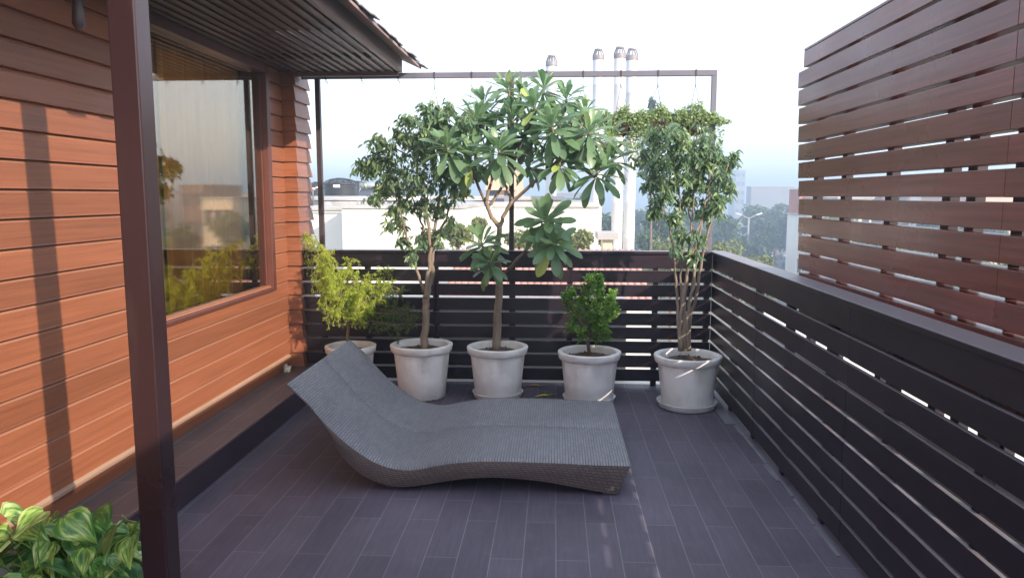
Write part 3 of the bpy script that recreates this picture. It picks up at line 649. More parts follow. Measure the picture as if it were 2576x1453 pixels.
ficus('ficus_tree', 'right ficus tree with many thin pale stems in the corner pot', st5,
    [(1640, 345, 42, .8), (1700, 340, 50, 1), (1765, 350, 50, 1), (1620, 400, 35, .7), (1670, 400, 52, 1.2), (1735, 400, 55, 1.2), (1795, 390, 42, .9), (1838, 400, 34, .8), (1650, 450, 45, 1), (1700, 455, 52, 1.2), (1765, 450, 48, 1), (1825, 450, 34, .7), (1665, 500, 34, .7), (1730, 500, 34, .6), (1800, 490, 38, .7), (1645, 520, 24, .5), (1700, 535, 26, .5), (1775, 525, 30, .6), (1710, 580, 20, .25), (1755, 590, 28, .4), (1745, 640, 22, .3), (1700, 620, 16, .2), (1815, 515, 22, .4)],
    Y5, M['bark'], M['ficus'], b5)

# ---- plumeria
Y3 = POT[3][1]; b3 = np.array([POT[3][0]-.01, Y3, .35])
t = thing('plumeria_tree', 'plumeria tree with large paddle leaves in rosettes on forked grey branches', 'tree', tuple(b3))
ros = [  # x, y, depth offset, size, leaves, facing (lean towards viewer), tone shift
 (1125, 371, -.28, .25, 15, 0), (1183, 392, -.20, .24, 15, .05), (1196, 300, .0, .24, 15, 0), (1255, 378, -.38, .26, 17, 0), (1278, 225, .05, .22, 14, 0), (1218, 262, .18, .22, 13, 0),
 (1345, 268, -.15, .25, 16, 0), (1368, 222, .15, .24, 14, 0), (1388, 318, -.30, .25, 16, -.05), (1483, 332, -.22, .27, 17, 0), (1425, 250, .12, .23, 13, -.08), (1320, 340, .10, .24, 14, -.05),
 (1409, 405, -.25, .22, 14, 0), (1502, 432, -.18, .24, 15, -.15), (1440, 300, .30, .22, 12, -.1), (1540, 400, .05, .20, 11, -.1), (1160, 330, .28, .22, 12, -.05), (1330, 410, .1, .18, 9, -.15), (1470, 285, .12, .21, 10, 0),
 (1290, 300, -.10, .22, 12, 0), (1240, 320, .05, .22, 12, 0), (1345, 345, -.05, .21, 12, -.05), (1150, 430, -.05, .20, 10, -.1), (1440, 350, -.05, .22, 12, -.05), (1310, 240, .15, .2, 11, 0), (1535, 345, .0, .2, 11, 0), (1090, 345, .1, .2, 11, -.05),
 (1372, 555, -.30, .25, 17, -.22), (1392, 612, -.36, .24, 15, -.22), (1212, 612, -.12, .22, 15, -.15), (1232, 660, -.2, .18, 9, -.15)]
tr = MB(); lf = MB()
fork = at(1257, 572, Y3)
def limb(pts, r0, r1, n=14):
    P = np.array(pts, float); s = np.linspace(0, 1, len(P)); tt = np.linspace(0, 1, n)
    Q = np.stack([np.interp(tt, s, P[:, j]) for j in range(3)], 1); Q[1:-1] = (Q[:-2]+2*Q[1:-1]+Q[2:])/4
    Q[1:-1] += rng.normal(size=(n-2, 3))*.002
    tr.tube(Q, np.linspace(r0, r1, n), 10, jit=.05); return Q
limb([b3, at(1252, 790, Y3), at(1258, 720, Y3), at(1250, 640, Y3), fork+[0, 0, -.005]], .034, .020, 20)
A = at(1222, 505, Y3-.03); B = at(1288, 505, Y3-.02)
limb([fork, at(1236, 545, Y3), A], .019, .014); limb([fork, at(1266, 545, Y3), B], .017, .013)
A1 = at(1195, 450, Y3-.05); A2 = at(1238, 452, Y3); limb([at(1232, 535, Y3), A1], .012, .010, 8); limb([A, A2], .014, .010, 8); limb([at(1228, 520, Y3), at(1258, 480, Y3+.02), at(1280, 430, Y3+.05)], .012, .010, 8)
B1 = at(1268, 460, Y3); limb([B, B1], .012, .010, 8)
LB = at(1375, 430, Y3-.05); limb([at(1280, 520, Y3), at(1292, 505, Y3-.01), LB, at(1442, 378, Y3-.08)], .013, .011)
K = {0: A1, 1: A1, 2: A1, 16: A1, 3: A2, 4: at(1280, 430, Y3+.05), 5: A2, 6: at(1280, 430, Y3+.05), 7: at(1280, 430, Y3+.05), 11: B1, 8: LB, 9: at(1442, 378, Y3-.08), 10: LB, 12: LB, 13: at(1420, 395, Y3-.07), 14: LB, 15: at(1442, 378, Y3-.08), 17: LB, 18: at(1442, 378, Y3-.08)}
sb = at(1266, 690, Y3); K.update({19: A2, 20: A2, 21: B1, 22: A1, 23: LB, 24: K[6], 25: K[9], 26: A1, 27: at(1316, 636, Y3-.15), 28: at(1325, 640, Y3-.17), 29: at(1254, 655, Y3), 30: at(1254, 675, Y3)})
limb([sb, at(1290, 665, Y3-.08), K[27]], .013, .010, 8)
for i, (x, y, dy, s, n, lean) in enumerate(ros):
    c = at(x, y, Y3+dy); ax = unit(np.array([random.uniform(-.25, .25), -.30+lean, .9 if lean > -.2 else .45]))
    base = K[i]; mid = (base+c)/2+np.array([0, 0, -.02]); limb([base, mid, c-ax*.05, c], .0105, .009, 10)
    u = unit(np.cross(ax, [0.3, 1, .2])); v = np.cross(ax, u)
    s = s*.84; k = n+15; ga = 2.39996; P = []; D = []; N = []; L = []; Wd = []; TN = []; BE = []
    for q in range(k):
        fr = q/(k-1); th = q*ga+i; el = math.radians(80-fr*118)        # inner leaves upright, outer ones drooping
        rad = u*math.cos(th)+v*math.sin(th)
        d = rad*math.cos(el)+ax*math.sin(el); d = unit(d+np.array([0, 0, -.22*fr])+rng.normal(size=3)*.08)
        P.append(c+rad*.012+ax*(.025-.085*fr)); D.append(d); N.append(ax*math.cos(el)-rad*math.sin(el)+rng.normal(size=3)*.15)
        l = s*(.55+.45*min(1, fr*1.8+.15))*random.uniform(.85, 1.08); L.append(l); Wd.append(l*random.uniform(.27, .35))
        tn = .28+.25*random.random()+.12*(1-fr)
        if random.random() < .03: tn = random.uniform(.8, 1)
        TN.append(min(1, tn)); BE.append(random.uniform(.12, .45))
    leaves(lf, P, D, N, np.array(L), np.array(Wd), 'obov', .22, np.array(BE), TN)
for q in range(8):       # bare flower stalks sticking up at the top
    c = at(1285+random.uniform(-3, 3), 215, Y3+.05); e = at(1262+q*8, 170+random.uniform(0, 18), Y3+.05)
    tr.tube(curve(c, e, 5, 0, .08), [.003, .003, .0022, .002, .0015], 5)
tr.build('trunk', M['bark'], t, smooth=True); lf.build('foliage', M['plumeria'], t, smooth=True)

# ---- feathery golden conifer
b1 = np.array([POT[1][0]+.0, POT[1][1], .33]); Y1 = POT[1][1]
t = thing('golden_conifer', 'feathery yellow green conifer spreading in front of the siding corner', 'shrub', tuple(b1))
tr = MB(); lf = MB(); ld_ = MB()
crotch = at(878, 812, Y1); tr.tube([b1, at(873, 850, Y1), crotch], [.016, .013, .011], 8, jit=.08)
tips = [(760, 585, .35), (735, 625, .3), (790, 600, .2), (830, 640, .0), (800, 680, .1), (770, 655, .2), (850, 690, -.1), (900, 690, .0), (940, 700, -.1), (975, 720, -.05), (820, 740, -.2), (860, 760, -.2), (800, 770, -.1), (905, 745, -.25), (950, 760, -.1), (985, 690, .1), (880, 660, .1), (930, 730, .1), (840, 790, -.2), (815, 625, .1), (920, 790, -.1), (905, 810, -.2), (862, 720, .1), (790, 720, .0),(885,730,-.15),(835,705,-.2),(960,735,.05)]
dark = [(1000, 780, -.05), (1030, 800, -.05), (1050, 825, -.05), (1010, 745, -.05), (1045, 790, .05), (1065, 815, -.1),(1020,830,-.1)]
for j, (x, y, dy) in enumerate(tips+dark):
    isd = j >= len(tips); e = at(x, y-12, Y1+dy); s0 = crotch+np.array([0, 0, random.uniform(0, .05)])
    q = curve(s0, e, 10, .10, .07); tr.tube(q, np.linspace(.0065, .0016, 10), 5)
    M_ = ld_ if isd else lf
    for _ in range(24 if not isd else 24):
        a = random.uniform(.45, 1.0); st_ = np.array([np.interp(a, np.linspace(0, 1, 10), q[:, jj]) for jj in range(3)])
        e2 = st_+rdir(1)[0]*random.uniform(.03, .10)+np.array([0, 0, random.uniform(-.09, .01)])
        g = curve(st_, e2, 5, .06, .1); tr.tube(g, [.0012]*5, 3, cap=False)
        k = 34; ti = rng.random(k); P = np.stack([np.interp(ti, np.linspace(0, 1, 5), g[:, jj]) for jj in range(3)], 1)
        D = rdir(k)*.9+unit(e2-st_)*.8+[0, 0, -.45]
        leaves(M_, P, D, rdir(k), rng.uniform(.014, .030, k), rng.uniform(.0034, .0056, k), 'small', .2, .2, np.clip(rng.normal(.55, .22, k)+random.uniform(-.1, .15), 0, 1))
tr.build('trunk', M['twig'], t, smooth=True); lf.build('foliage', M['conifer'], t); ld_.build('foliage', M['conifer_dark'], t, label='darker green spray reaching over the next pot')

# ---- low bush
Y4 = POT[4][1]; b4 = np.array([POT[4][0], Y4, .34])
t = thing('small_bush', 'low bright green bush with small rounded leaves', 'shrub', tuple(b4))
tr = MB(); lf = MB(); c0 = at(1478, 850, Y4)
bl = [(1498, 700, 20), (1510, 715, 18), (1485, 715, 16), (1505, 745, 28), (1470, 745, 26), (1430, 740, 22), (1420, 755, 16), (1450, 770, 30), (1490, 780, 34), (1530, 760, 16), (1545, 775, 12), (1448, 800, 28), (1480, 815, 32), (1515, 820, 28), (1460, 840, 24), (1500, 845, 26), (1530, 845, 16), (1540, 735, 10), (1520, 790, 22), (1550, 790, 8), (1435, 825, 16)]
tr.tube([b4, c0, at(1482, 800, Y4)], [.014, .012, .008], 8, jit=.1)
for x, y, r in bl:
    c = at(x, y, Y4+random.uniform(-.12, .1)); R = r/F_PX*Y4
    q = curve(c0+rng.normal(size=3)*.01, c, 7, .04, .08); tr.tube(q, np.linspace(.005, .002, 7), 5)
    for _ in range(int(5+r*.5)):
        e = c+rdir(1)[0]*R*random.uniform(.4, 1.1)+[0, 0, .01]; st_ = q[random.randint(3, 6)]; g = curve(st_, e, 5, 0, .1); tr.tube(g, [.0014]*5, 4, cap=False)
        k = 16; ti = rng.uniform(.35, 1.05, k); P = np.stack([np.interp(ti, np.linspace(0, 1, 5), g[:, jj]) for jj in range(3)], 1)+rng.normal(size=(k, 3))*.004
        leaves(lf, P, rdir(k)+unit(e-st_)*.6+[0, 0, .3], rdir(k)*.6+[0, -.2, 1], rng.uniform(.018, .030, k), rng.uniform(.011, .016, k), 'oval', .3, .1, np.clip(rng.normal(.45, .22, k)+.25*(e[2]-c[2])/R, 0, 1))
tr.build('trunk', M['bark_dark'], t, smooth=True); lf.build('foliage', M['bush'], t)

# ---- foreground variegated creeper and its pot
pc = (-1.60, 2.26)
t = thing('planter_tub', 'grey cement tub in the bottom left corner under the variegated leaves', 'pot', (pc[0], pc[1], 0))
mb = MB(); mb.lathe([(0, 0), (.165, 0), (.17, .006), (.18, .15), (.235, .235), (.255, .262), (.262, .285), (.245, .292), (.228, .28), (.22, .25)], (pc[0], pc[1], .0), 56, wob=.003); mb.build('body', M['pot'], t, smooth=True)
mb = MB(); mb.lathe([(.225, .245), (.1, .26), (0, .262)], (pc[0], pc[1], 0), 30, wob=.01); mb.build('soil', M['soil'], t, smooth=True)
t = thing('variegated_creeper', 'heart shaped variegated green and cream leaves in the bottom left corner', 'plant', (pc[0], pc[1], .26))
stm = MB(); lf = MB(); uvs = []
def heart(c, d, n, L, tone, bend):
    d = unit(np.array(d)); s = unit(np.cross(d, n)); n = unit(np.cross(s, d)); NU, NV = 9, 8
    V = []
    for a in range(NV+1):
        v = a/NV; wv = .46*math.sin(math.pi*min(1, v**.52))**(.6 if v < .26 else 1.12)
        wv = max(wv, .16 if v < .08 else 0.004)
        for b in range(NU+1):
            u = b/NU*2-1
            lobe = -.10*(abs(u)**1.3)*max(0, 1-v*3.2)
            x = u*wv; yv = v+lobe
            zz = -.18*bend*v*v*1.6 + .42*abs(u)*wv - .10*bend*(u*u) + .02*math.sin(9*v+3*u+tone*20)
            V.append(np.array(c)+s*x*L+d*yv*L+n*zz*L); uvs.append((abs(u)*.5+(.0 if u < 0 else 3.7)+tone*17, v-abs(u)*.5+tone*9))
    F = [(a*(NU+1)+b, a*(NU+1)+b+1, (a+1)*(NU+1)+b+1, (a+1)*(NU+1)+b) for a in range(NV) for b in range(NU)]
    lf.add(V, F, tone)
def pleaf(pt, L=None, tone=None):
    r0 = np.array([pc[0]+random.uniform(-.14, .14), pc[1]+random.uniform(-.12, .12), .25])
    outw = unit(np.array([pt[0]-pc[0], pt[1]-pc[1]-.05, 0.0])+rng.normal(size=3)*.35)
    stm.tube(curve(r0, pt, 7, .08, .05), np.linspace(.0035, .002, 7), 5)
    d = unit(outw*np.array([1, 1, 0])+np.array([0, -.35, -random.uniform(.15, .9)])); n = unit(np.array([0, -.45, 1.0])+rng.normal(size=3)*.48)
    heart(pt, d, n, L or random.uniform(.07, .12), tone if tone is not None else random.random(), random.uniform(.4, 1.3))
for q in range(96):
    a = random.uniform(0, 6.28); rr = math.sqrt(random.random())*.30
    x = pc[0]+math.cos(a)*rr*.92; y_ = pc[1]+math.sin(a)*rr*.9; dome = .12*math.cos(min(1, rr/.32)*1.45)
    pleaf(np.array([x, y_, .285+dome+random.uniform(-.05, .045)]))
for px, py in ((60, 1310), (165, 1300), (240, 1288), (300, 1320), (20, 1350), (90, 1350), (200, 1340), (330, 1350), (335, 1400), (260, 1420), (120, 1420), (30, 1430), (150, 1380), (230, 1380), (15, 1300), (110, 1285)):
    pleaf(at(px, py, 2.2+random.uniform(-.12, .12)), random.uniform(.10, .13))
stm.build('stems', M['bush'], t, smooth=True)
lf.build('foliage', M['pothos'], t, smooth=True, uv=uvs)

# ================================================================== LOUNGER
t = thing('sun_lounger', 'wide wavy grey woven rattan sun lounger in the middle of the terrace', 'sun lounger', (-.4, 4.3, 0))
YN, YF = 3.70, 4.90
topx = [(722, 964), (771, 1006), (815, 1058), (863, 1105), (907, 1138), (951, 1164), (998.6, 1177), (1039, 1179), (1090, 1168), (1145, 1159), (1218, 1155), (1310, 1157), (1402, 1160), (1493, 1165), (1586, 1168)]
botx = [(721, 972), (786, 1032), (822.6, 1091), (848, 1138), (877.6, 1175), (914, 1204), (958, 1223), (998.6, 1231), (1039, 1230), (1090, 1221), (1163.6, 1210), (1237, 1206), (1310, 1210), (1383.6, 1219), (1475, 1237), (1552, 1250)]
def smooth_path(pix, n):
    P = np.array([at(x, y, YN)[[0, 2]] for x, y in pix]); s = np.r_[0, np.cumsum(np.linalg.norm(np.diff(P, axis=0), axis=1))]
    tt = np.linspace(0, s[-1], n)
    # Catmull style smoothing
    Q = np.stack([np.interp(tt, s, P[:, j]) for j in range(2)], 1)
    for _ in range(5): Q[1:-1] = (Q[:-2]+2*Q[1:-1]+Q[2:])/4
    return Q, tt/s[-1]*s[-1]
NS = 90
Tp, Ts = smooth_path(topx, NS); Bp, Bs = smooth_path(botx, NS); Bp[:, 1] = np.maximum(Bp[:, 1]-Bp[:, 1].min()+.006, .006)+0
print('lounger bottom', Bp[:, 1].min(), 'foot', Tp[-1], Bp[-1], 'head', Tp[0])
def halftop(y0, y1, name):
    mb = MB(); ny = 16; uv = []; V = []
    for i in range(NS):
        nrm = np.array([-(Tp[min(i+1, NS-1)]-Tp[max(i-1, 0)])[1], (Tp[min(i+1, NS-1)]-Tp[max(i-1, 0)])[0]]); nrm /= np.linalg.norm(nrm)
        for j in range(ny+1):
            v = j/ny; y = y0+(y1-y0)*v
            e = min(v, 1-v)*abs(y1-y0); r = .012; dz = -r*(1-min(1, e/r)) if e < r else 0
            if j in (1, ny-1): y = y0+(.012 if j == 1 else (y1-y0)-.012); dz = 0
            V.append((Tp[i, 0]+nrm[0]*dz, y, Tp[i, 1]+nrm[1]*dz)); uv.append((y, Ts[i]))
    F = [(i*(ny+1)+j, (i+1)*(ny+1)+j, (i+1)*(ny+1)+j+1, i*(ny+1)+j+1) for i in range(NS-1) for j in range(ny)]
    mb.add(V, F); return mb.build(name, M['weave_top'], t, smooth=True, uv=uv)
YM = (YN+YF)/2
halftop(YN, YM-.001, 'woven_top'); halftop(YM+.001, YF, 'woven_top')
def sidewall(y, name):
    mb = MB(); nz = 9; V = []; uv = []
    for i in range(NS):
        for j in range(nz+1):
            v = j/nz; a = Tp[i]*(1-v)+Bp[i]*v
            bul = .006*math.sin(v*math.pi)*(-1 if y < YM else 1)
            V.append((a[0], y+bul, a[1]-.010*(1-v))); uv.append((Ts[i], -v*.150))
    F = [(i*(nz+1)+j, (i+1)*(nz+1)+j, (i+1)*(nz+1)+j+1, i*(nz+1)+j+1) for i in range(NS-1) for j in range(nz)]
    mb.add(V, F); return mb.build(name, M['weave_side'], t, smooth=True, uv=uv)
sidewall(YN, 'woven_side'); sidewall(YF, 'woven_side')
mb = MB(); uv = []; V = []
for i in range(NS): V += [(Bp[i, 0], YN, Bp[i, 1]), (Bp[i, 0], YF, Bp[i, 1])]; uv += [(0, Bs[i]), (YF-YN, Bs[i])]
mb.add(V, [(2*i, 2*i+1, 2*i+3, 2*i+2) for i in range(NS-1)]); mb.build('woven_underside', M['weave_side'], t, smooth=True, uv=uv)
for k, nm in ((0, 'head_end'), (-1, 'foot_end')):
    mb = MB(); a, b = Tp[k], Bp[k]; n = 6; V = []; uv = []
    for j in range(n+1):
        q = a+(b-a)*j/n
        V += [(q[0], YN, q[1]-.008*(1-j/n)), (q[0], YF, q[1]-.008*(1-j/n))]; uv += [(0, j/n*.15), (YF-YN, j/n*.15)]
    mb.add(V, [(2*j, 2*j+1, 2*j+3, 2*j+2) for j in range(n)]); mb.build(nm, M['weave_side'], t, uv=uv)
for xx, yy in ((Bp[-1][0]-.05, YN+.03), (Bp[-1][0]-.05, YF-.05), (Bp[40][0]-.12, YN+.06), (Bp[40][0]-.12, YF-.06)):
    mb = MB(); mb.box(xx-.02, xx+.03, yy-.02, yy+.02, 0, .012+.006); mb.build('foot', M['steel_frame'], t)

# litter on the floor
def floor_leaf(name, x, y, ang, L, m, label, cat='leaf'):
    c = at(x, y, 5.6); P = np.array([c[0], 5.6, .006]) if False else None
    d = _F + _R*(x-1288)/F_PX - _U*(y-726.5)/F_PX; p = np.array([0, 0, EYE])+d*(EYE-.006)/-d[2]
    mb = MB(); leaves(mb, [p], [[math.cos(ang), math.sin(ang), .12]], [[0, 0, 1.]], L, L*.32, 'obov', .5, .25)
    _tag(mb.build(name, m), label, cat)
floor_leaf('fallen_leaf', 1345, 998, .5, .15, M['yellow_leaf'], 'fallen yellow leaf on the floor between the plumeria pot and the next pot')
floor_leaf('fallen_leaf', 1325, 970, .1, .13, M['dry_leaf'], 'dry brown leaf lying against the back fence by the plumeria pot')
floor_leaf('fallen_leaf', 1378, 996, .9, .09, M['dry_leaf'], 'small curled dry leaf beside the fallen yellow leaf')
mb = MB()
for _ in range(3):
    c = np.array([-2.085+random.uniform(-.01, .02), 5.70+random.uniform(-.05, .05), .165]); mb.lathe([(0, -.018), (.022, -.01), (.026, .004), (.012, .017), (0, .02)], c, 9, wob=.12)
_tag(mb.build('white_stone', M['white_stone'], smooth=True), 'rough white stones on the step at the foot of the siding corner', 'stone')

mb = MB()
for _ in range(70):
    x = random.gauss(-.05, .35); y_ = random.uniform(5.45, 5.9); a = random.uniform(0, 6.28); L_ = random.uniform(.008, .03)
    leaves(mb, [(x, y_, .004)], [(math.cos(a), math.sin(a), random.uniform(0, .2))], [(0, 0, 1.)], L_, L_*.5, 'small', .3, .2)
_tag(mb.build('leaf_litter', M['dry_leaf']), 'crumbs of dry leaf on the floor between the plumeria pot and the low bush pot', 'litter', kind='stuff')

# ================================================================== CITY
def bldg(name, label, x0, x1, Y, top, wallm, depth=8, zb=-8.2, cat='building', floors=0, cols=0, group=None, roofm=None, parapet=True, box=None):
    """x0,x1,top measured in the photograph at distance Y"""
    a = at(x0, top, Y); b = at(x1, top, Y); zt = a[2]
    t = thing(name, label, cat, ((a[0]+b[0])/2, Y, zb), group)
    mb = MB(); mb.box(a[0], b[0], Y, Y+depth, zb, zt); mb.build('wall', wallm, t)
    mb = MB(); e = .12
    mb.box(a[0]-e, b[0]+e, Y-e, Y+depth+e, zt, zt+.14); mb.build('roof', roofm or M['roof_grey'], t)
    if floors:
        w = (b[0]-a[0])/cols
        for f in range(floors):
            for c in range(cols):
                zc = zt-1.5-f*3.0; xc = a[0]+(c+.5)*w
                if zc < zb+1: continue
                mb = MB(); ww = min(.8, w*.3); mb.box(xc-ww, xc+ww, Y-.03, Y+.1, zc-.7, zc+.55); fr = mb.build('window', M['dark_glass'], t)
                mb = MB(); mb.box(xc-ww-.15, xc+ww+.15, Y-.35, Y-.0005, zc+.56, zc+.68); mb.build('sunshade', wallm, fr)
    return t, a, b, zt
# white flat-roofed building with a projecting block
t = thing('white_building', 'white flat roofed building with a blank projecting block behind the left ficus', 'building', (-5, 17, -8.2))
a = at(860, 524, 16); b = at(1160, 524, 16); zt = a[2]
mb = MB(); mb.box(a[0], b[0], 16, 24, -8.2, zt); a2 = at(740, 531, 17.1); mb.box(a2[0]-4, a[0], 17.1, 24, -8.2, zt-.06); mb.build('wall', M['white_wall'], t)
mb = MB(); mb.box(a[0]-.05, b[0]+.05, 15.95, 24, zt, zt+.06); mb.box(a2[0]-4, a[0]-.051, 17.05, 24, zt-.06, zt-.0); mb.build('coping', M['roof_grey'], t)
roofz = zt+.06
# roof furniture: tanks, heaters, pipes
def tank(x0, x1, ytop, ybot, Y, label):
    A = at(x0, ybot, Y); B = at(x1, ybot, Y); T = at(x0, ytop, Y); r = (B[0]-A[0])/2; cx = (A[0]+B[0])/2; z0 = A[2]; H = T[2]-z0
    t = thing('water_tank', label, 'water tank', (cx, Y, z0), 'black water tanks on the white roof')
    pr = [(0, 0), (r, 0)]
    for k in range(9):
        z = H*.04+k*H*.078; pr += [(r, z), (r*.975, z+H*.02), (r*.975, z+H*.05), (r, z+H*.07)]
    pr += [(r*1.02, H*.76), (r*1.02, H*.80), (r*.9, H*.88), (r*.6, H*.96), (r*.3, H*1.0), (0, H*1.0)]
    mb = MB(); mb.lathe([(p, q+z0) for p, q in pr], (cx, Y, 0), 36); mb.build('body', M['tank'], t, smooth=False)
    mb = MB()
    for k in range(12):
        th = k*math.pi/6; p = [(cx+rr*math.cos(th), Y+rr*math.sin(th), z0+zz+.01) for rr, zz in ((r*1.0, H*.81), (r*.88, H*.9), (r*.6, H*.975), (r*.3, H*1.0))]
        mb.tube(p, r*.035, 5)
    mb.lathe([(r*.28, z0+H), (r*.28, z0+H*1.06), (0, z0+H*1.07)], (cx, Y, 0), 20); mb.build('lid', M['tank'], t)
    mb = MB()
    th0 = -math.pi/2-.15
    V = []; 
    for k in range(5):
        th = th0+k*.1; V += [(cx+r*1.03*math.cos(th), Y+r*1.03*math.sin(th), z0+H*.62), (cx+r*1.03*math.cos(th), Y+r*1.03*math.sin(th), z0+H*.74)]
    mb.add(V, [(2*k, 2*k+2, 2*k+3, 2*k+1) for k in range(4)]); mb.build('label_plate', M['label_white'], t)
    mb = MB(); mb.box(cx-r, cx+r, Y-r, Y+r, roofz-.5, z0-.0005); mb.build('plinth', M['cement'], t)
tank(817, 898, 451, 506, 21.5, 'large ribbed black water tank right of the frame post, front one')
tank(778, 812, 460, 506, 22.6, 'black water tank seen left of the thin frame post beside the siding')
tank(868, 925, 458, 506, 22.9, 'second black water tank partly behind the large one')
def heater(x, y, Y, s, label):
    c = at(x, y, Y); t = thing('solar_heater', label, 'solar heater', (c[0], Y, roofz), 'solar water heaters on the white roof')
    mb = MB(); w = .55*s; 
    pl = [(c[0]-w, Y, roofz+.18), (c[0]+w, Y, roofz+.18), (c[0]+w*1.0, Y+.75*s, roofz+.85*s), (c[0]-w, Y+.75*s, roofz+.85*s)]
    mb.add(pl+[(a, b+.03, d-.06) for a, b, d in pl], [(0, 1, 2, 3), (7, 6, 5, 4), (0, 4, 5, 1), (1, 5, 6, 2), (2, 6, 7, 3), (3, 7, 4, 0)]); mb.build('collector', M['dark_glass'], t)
    mb = MB(); mb.tube([(c[0]-w*1.1, Y+.8*s, roofz+.98*s), (c[0]+w*1.1, Y+.8*s, roofz+.98*s)], .16*s, 14); mb.build('cylinder_tank', M['galv'], t, smooth=True)
    mb = MB()
    for sx in (-w, w):
        mb.tube([(c[0]+sx, Y-.02, roofz), (c[0]+sx, Y+.78*s, roofz+.9*s)], .022, 5); mb.tube([(c[0]+sx, Y+.8*s, roofz), (c[0]+sx, Y+.8*s, roofz+.9*s)], .022, 5); mb.tube([(c[0]+sx, Y+.1, roofz+.1), (c[0]+sx*-.2, Y+.8*s, roofz+.6*s)], .018, 5)
    mb.build('frame', M['galv'], t)
heater(925, 500, 18.2, .46, 'solar water heater on slanted frame right of the black tanks'); heater(965, 500, 19.5, .5, 'solar water heater just left of the ficus crown edge'); heater(1040, 500, 18.6, .5, 'solar water heater glimpsed through the left ficus leaves')
mb = MB()
for k in range(3): mb.tube([(-11, 16.6+k*.5, roofz+.12+k*.03), (a[0]+3.2, 16.6+k*.5, roofz+.12+k*.03)], .022, 5)
for x in np.arange(-10.5, -2, 1.3): mb.tube([(x, 16.4, roofz), (x, 16.4, roofz+random.uniform(.18, .45)), (x+.12, 16.4, roofz+random.uniform(.2, .45))], .02, 5)
_tag(mb.build('roof_pipes', M['galv'], smooth=True), 'grey water pipes along the edge of the white roof below the tanks', 'pipes')
# other buildings
bldg('white_building', 'long low white building behind the plumeria branches', 1150, 1506, 24, 520, M['white_wall'], 10, floors=0)
t, a, b, zt = bldg('cream_building', 'cream parapet block standing on the white roofs behind the plumeria trunk', 1195, 1410, 27, 503, M['cream_wall'], 8)
bldg('peach_building', 'peach coloured stair tower seen between the plumeria branches', 1222, 1300, 34, 425, M['peach_wall'], 7, floors=3, cols=2)
bldg('cream_building', 'cream rooftop room right behind the left ficus trunk', 1140, 1200, 21.5, 548, M['cream_wall'], 2.0, floors=0)
c = at(1262, 514, 26.5); mb = MB(); mb.box(c[0]-.5, c[0]+.5, 26.3, 26.8, c[2]-.25, c[2]+.28)
t = thing('air_conditioner', 'dark boxed air conditioner on the cream parapet', 'air conditioner', tuple(c)); mb.build('casing', M['grey_wall'], t); mb = MB(); mb.lathe([(0, 0), (.2, 0), (.22, .02)], (0, 0, 0), 20)
mb2 = MB(); mb2.box(c[0]-.4, c[0]+.1, 26.27, 26.2995, c[2]-.18, c[2]+.2); mb2.build('grille', M['dark_glass'], t)
# tiled low roof just beyond the fence
t = thing('tiled_roof_house', 'low house with terracotta tiled roof just beyond the back fence', 'house', (0, 12, -8.2))
q0 = at(1130, 640, 11.5); q1 = at(1625, 640, 11.5); zr = at(1500, 629, 13.0)[2]
mb = MB(); V = []; n = 90
for i in range(n+1):
    x = q0[0]+(q1[0]-q0[0])*i/n; bz = .03*abs(math.sin(i*math.pi/3))
    V += [(x, 10.6, zr-.55+bz), (x, 13.0, zr+bz)]
mb.add(V, [(2*i, 2*i+2, 2*i+3, 2*i+1) for i in range(n)]); mb.build('roof', M['terracotta'], t)
mb = MB(); mb.box(q0[0], q1[0], 10.7, 13.0, -8.2, zr-.58); mb.build('wall', M['white_wall'], t)
bldg('cream_building', 'small cream rooftop block between the two left flue pipes', 1517, 1540, 16, 602, M['cream_wall'], .8)
bldg('grey_building', 'wide grey flat topped building above the hazy trees on the right', 1890, 1998, 165, 470, M['grey_wall'], 4)
bldg('tower_block', 'pale hazy tower block behind the top of the right ficus', 1852, 1876, 260, 428, M['grey_wall'], 10, floors=8, cols=2)
bldg('red_building', 'red brick upper storey with white edges at the left end of the tall screen', 2012, 2060, 70, 476, M['red_wall'], 3, zb=at(2012, 540, 70)[2], floors=1, cols=3, roofm=M['white_wall'])
bldg('white_building', 'pale lower building standing under the red brick storey', 2009, 2064, 69.8, 540.5, M['white_wall'], 3.3, floors=3, cols=4)
bldg('cream_building', 'cream apartment block seen through the screen gaps', 2080, 2230, 95, 486, M['cream_wall'], 12, floors=4, cols=5)
bldg('brown_tower', 'brown brick tower reflected in the big window', 2222, 2292, 80, 464, M['brown_wall'], 10, floors=5, cols=2)
bldg('cream_building', 'pale stepped apartment block right of the brown tower through the screen', 2110, 2195, 62, 500, M['cream_wall'], 9, floors=4, cols=3)
bldg('white_building', 'white apartment block far right behind the screen slats', 2330, 2440, 88, 482, M['white_wall'], 12, floors=4, cols=4)
bldg('peach_building', 'peach low building at the far right behind the screen slats', 2470, 2640, 75, 494, M['peach_wall'], 12, floors=3, cols=4)
bldg('grey_building', 'long low grey building on the horizon left of the flue pipes', 1395, 1480, 150, 486, M['grey_wall'], 10, floors=2, cols=6)
bldg('white_building', 'distant white block behind the black water tanks', 930, 1010, 120, 478, M['white_wall'], 12, floors=3, cols=4)
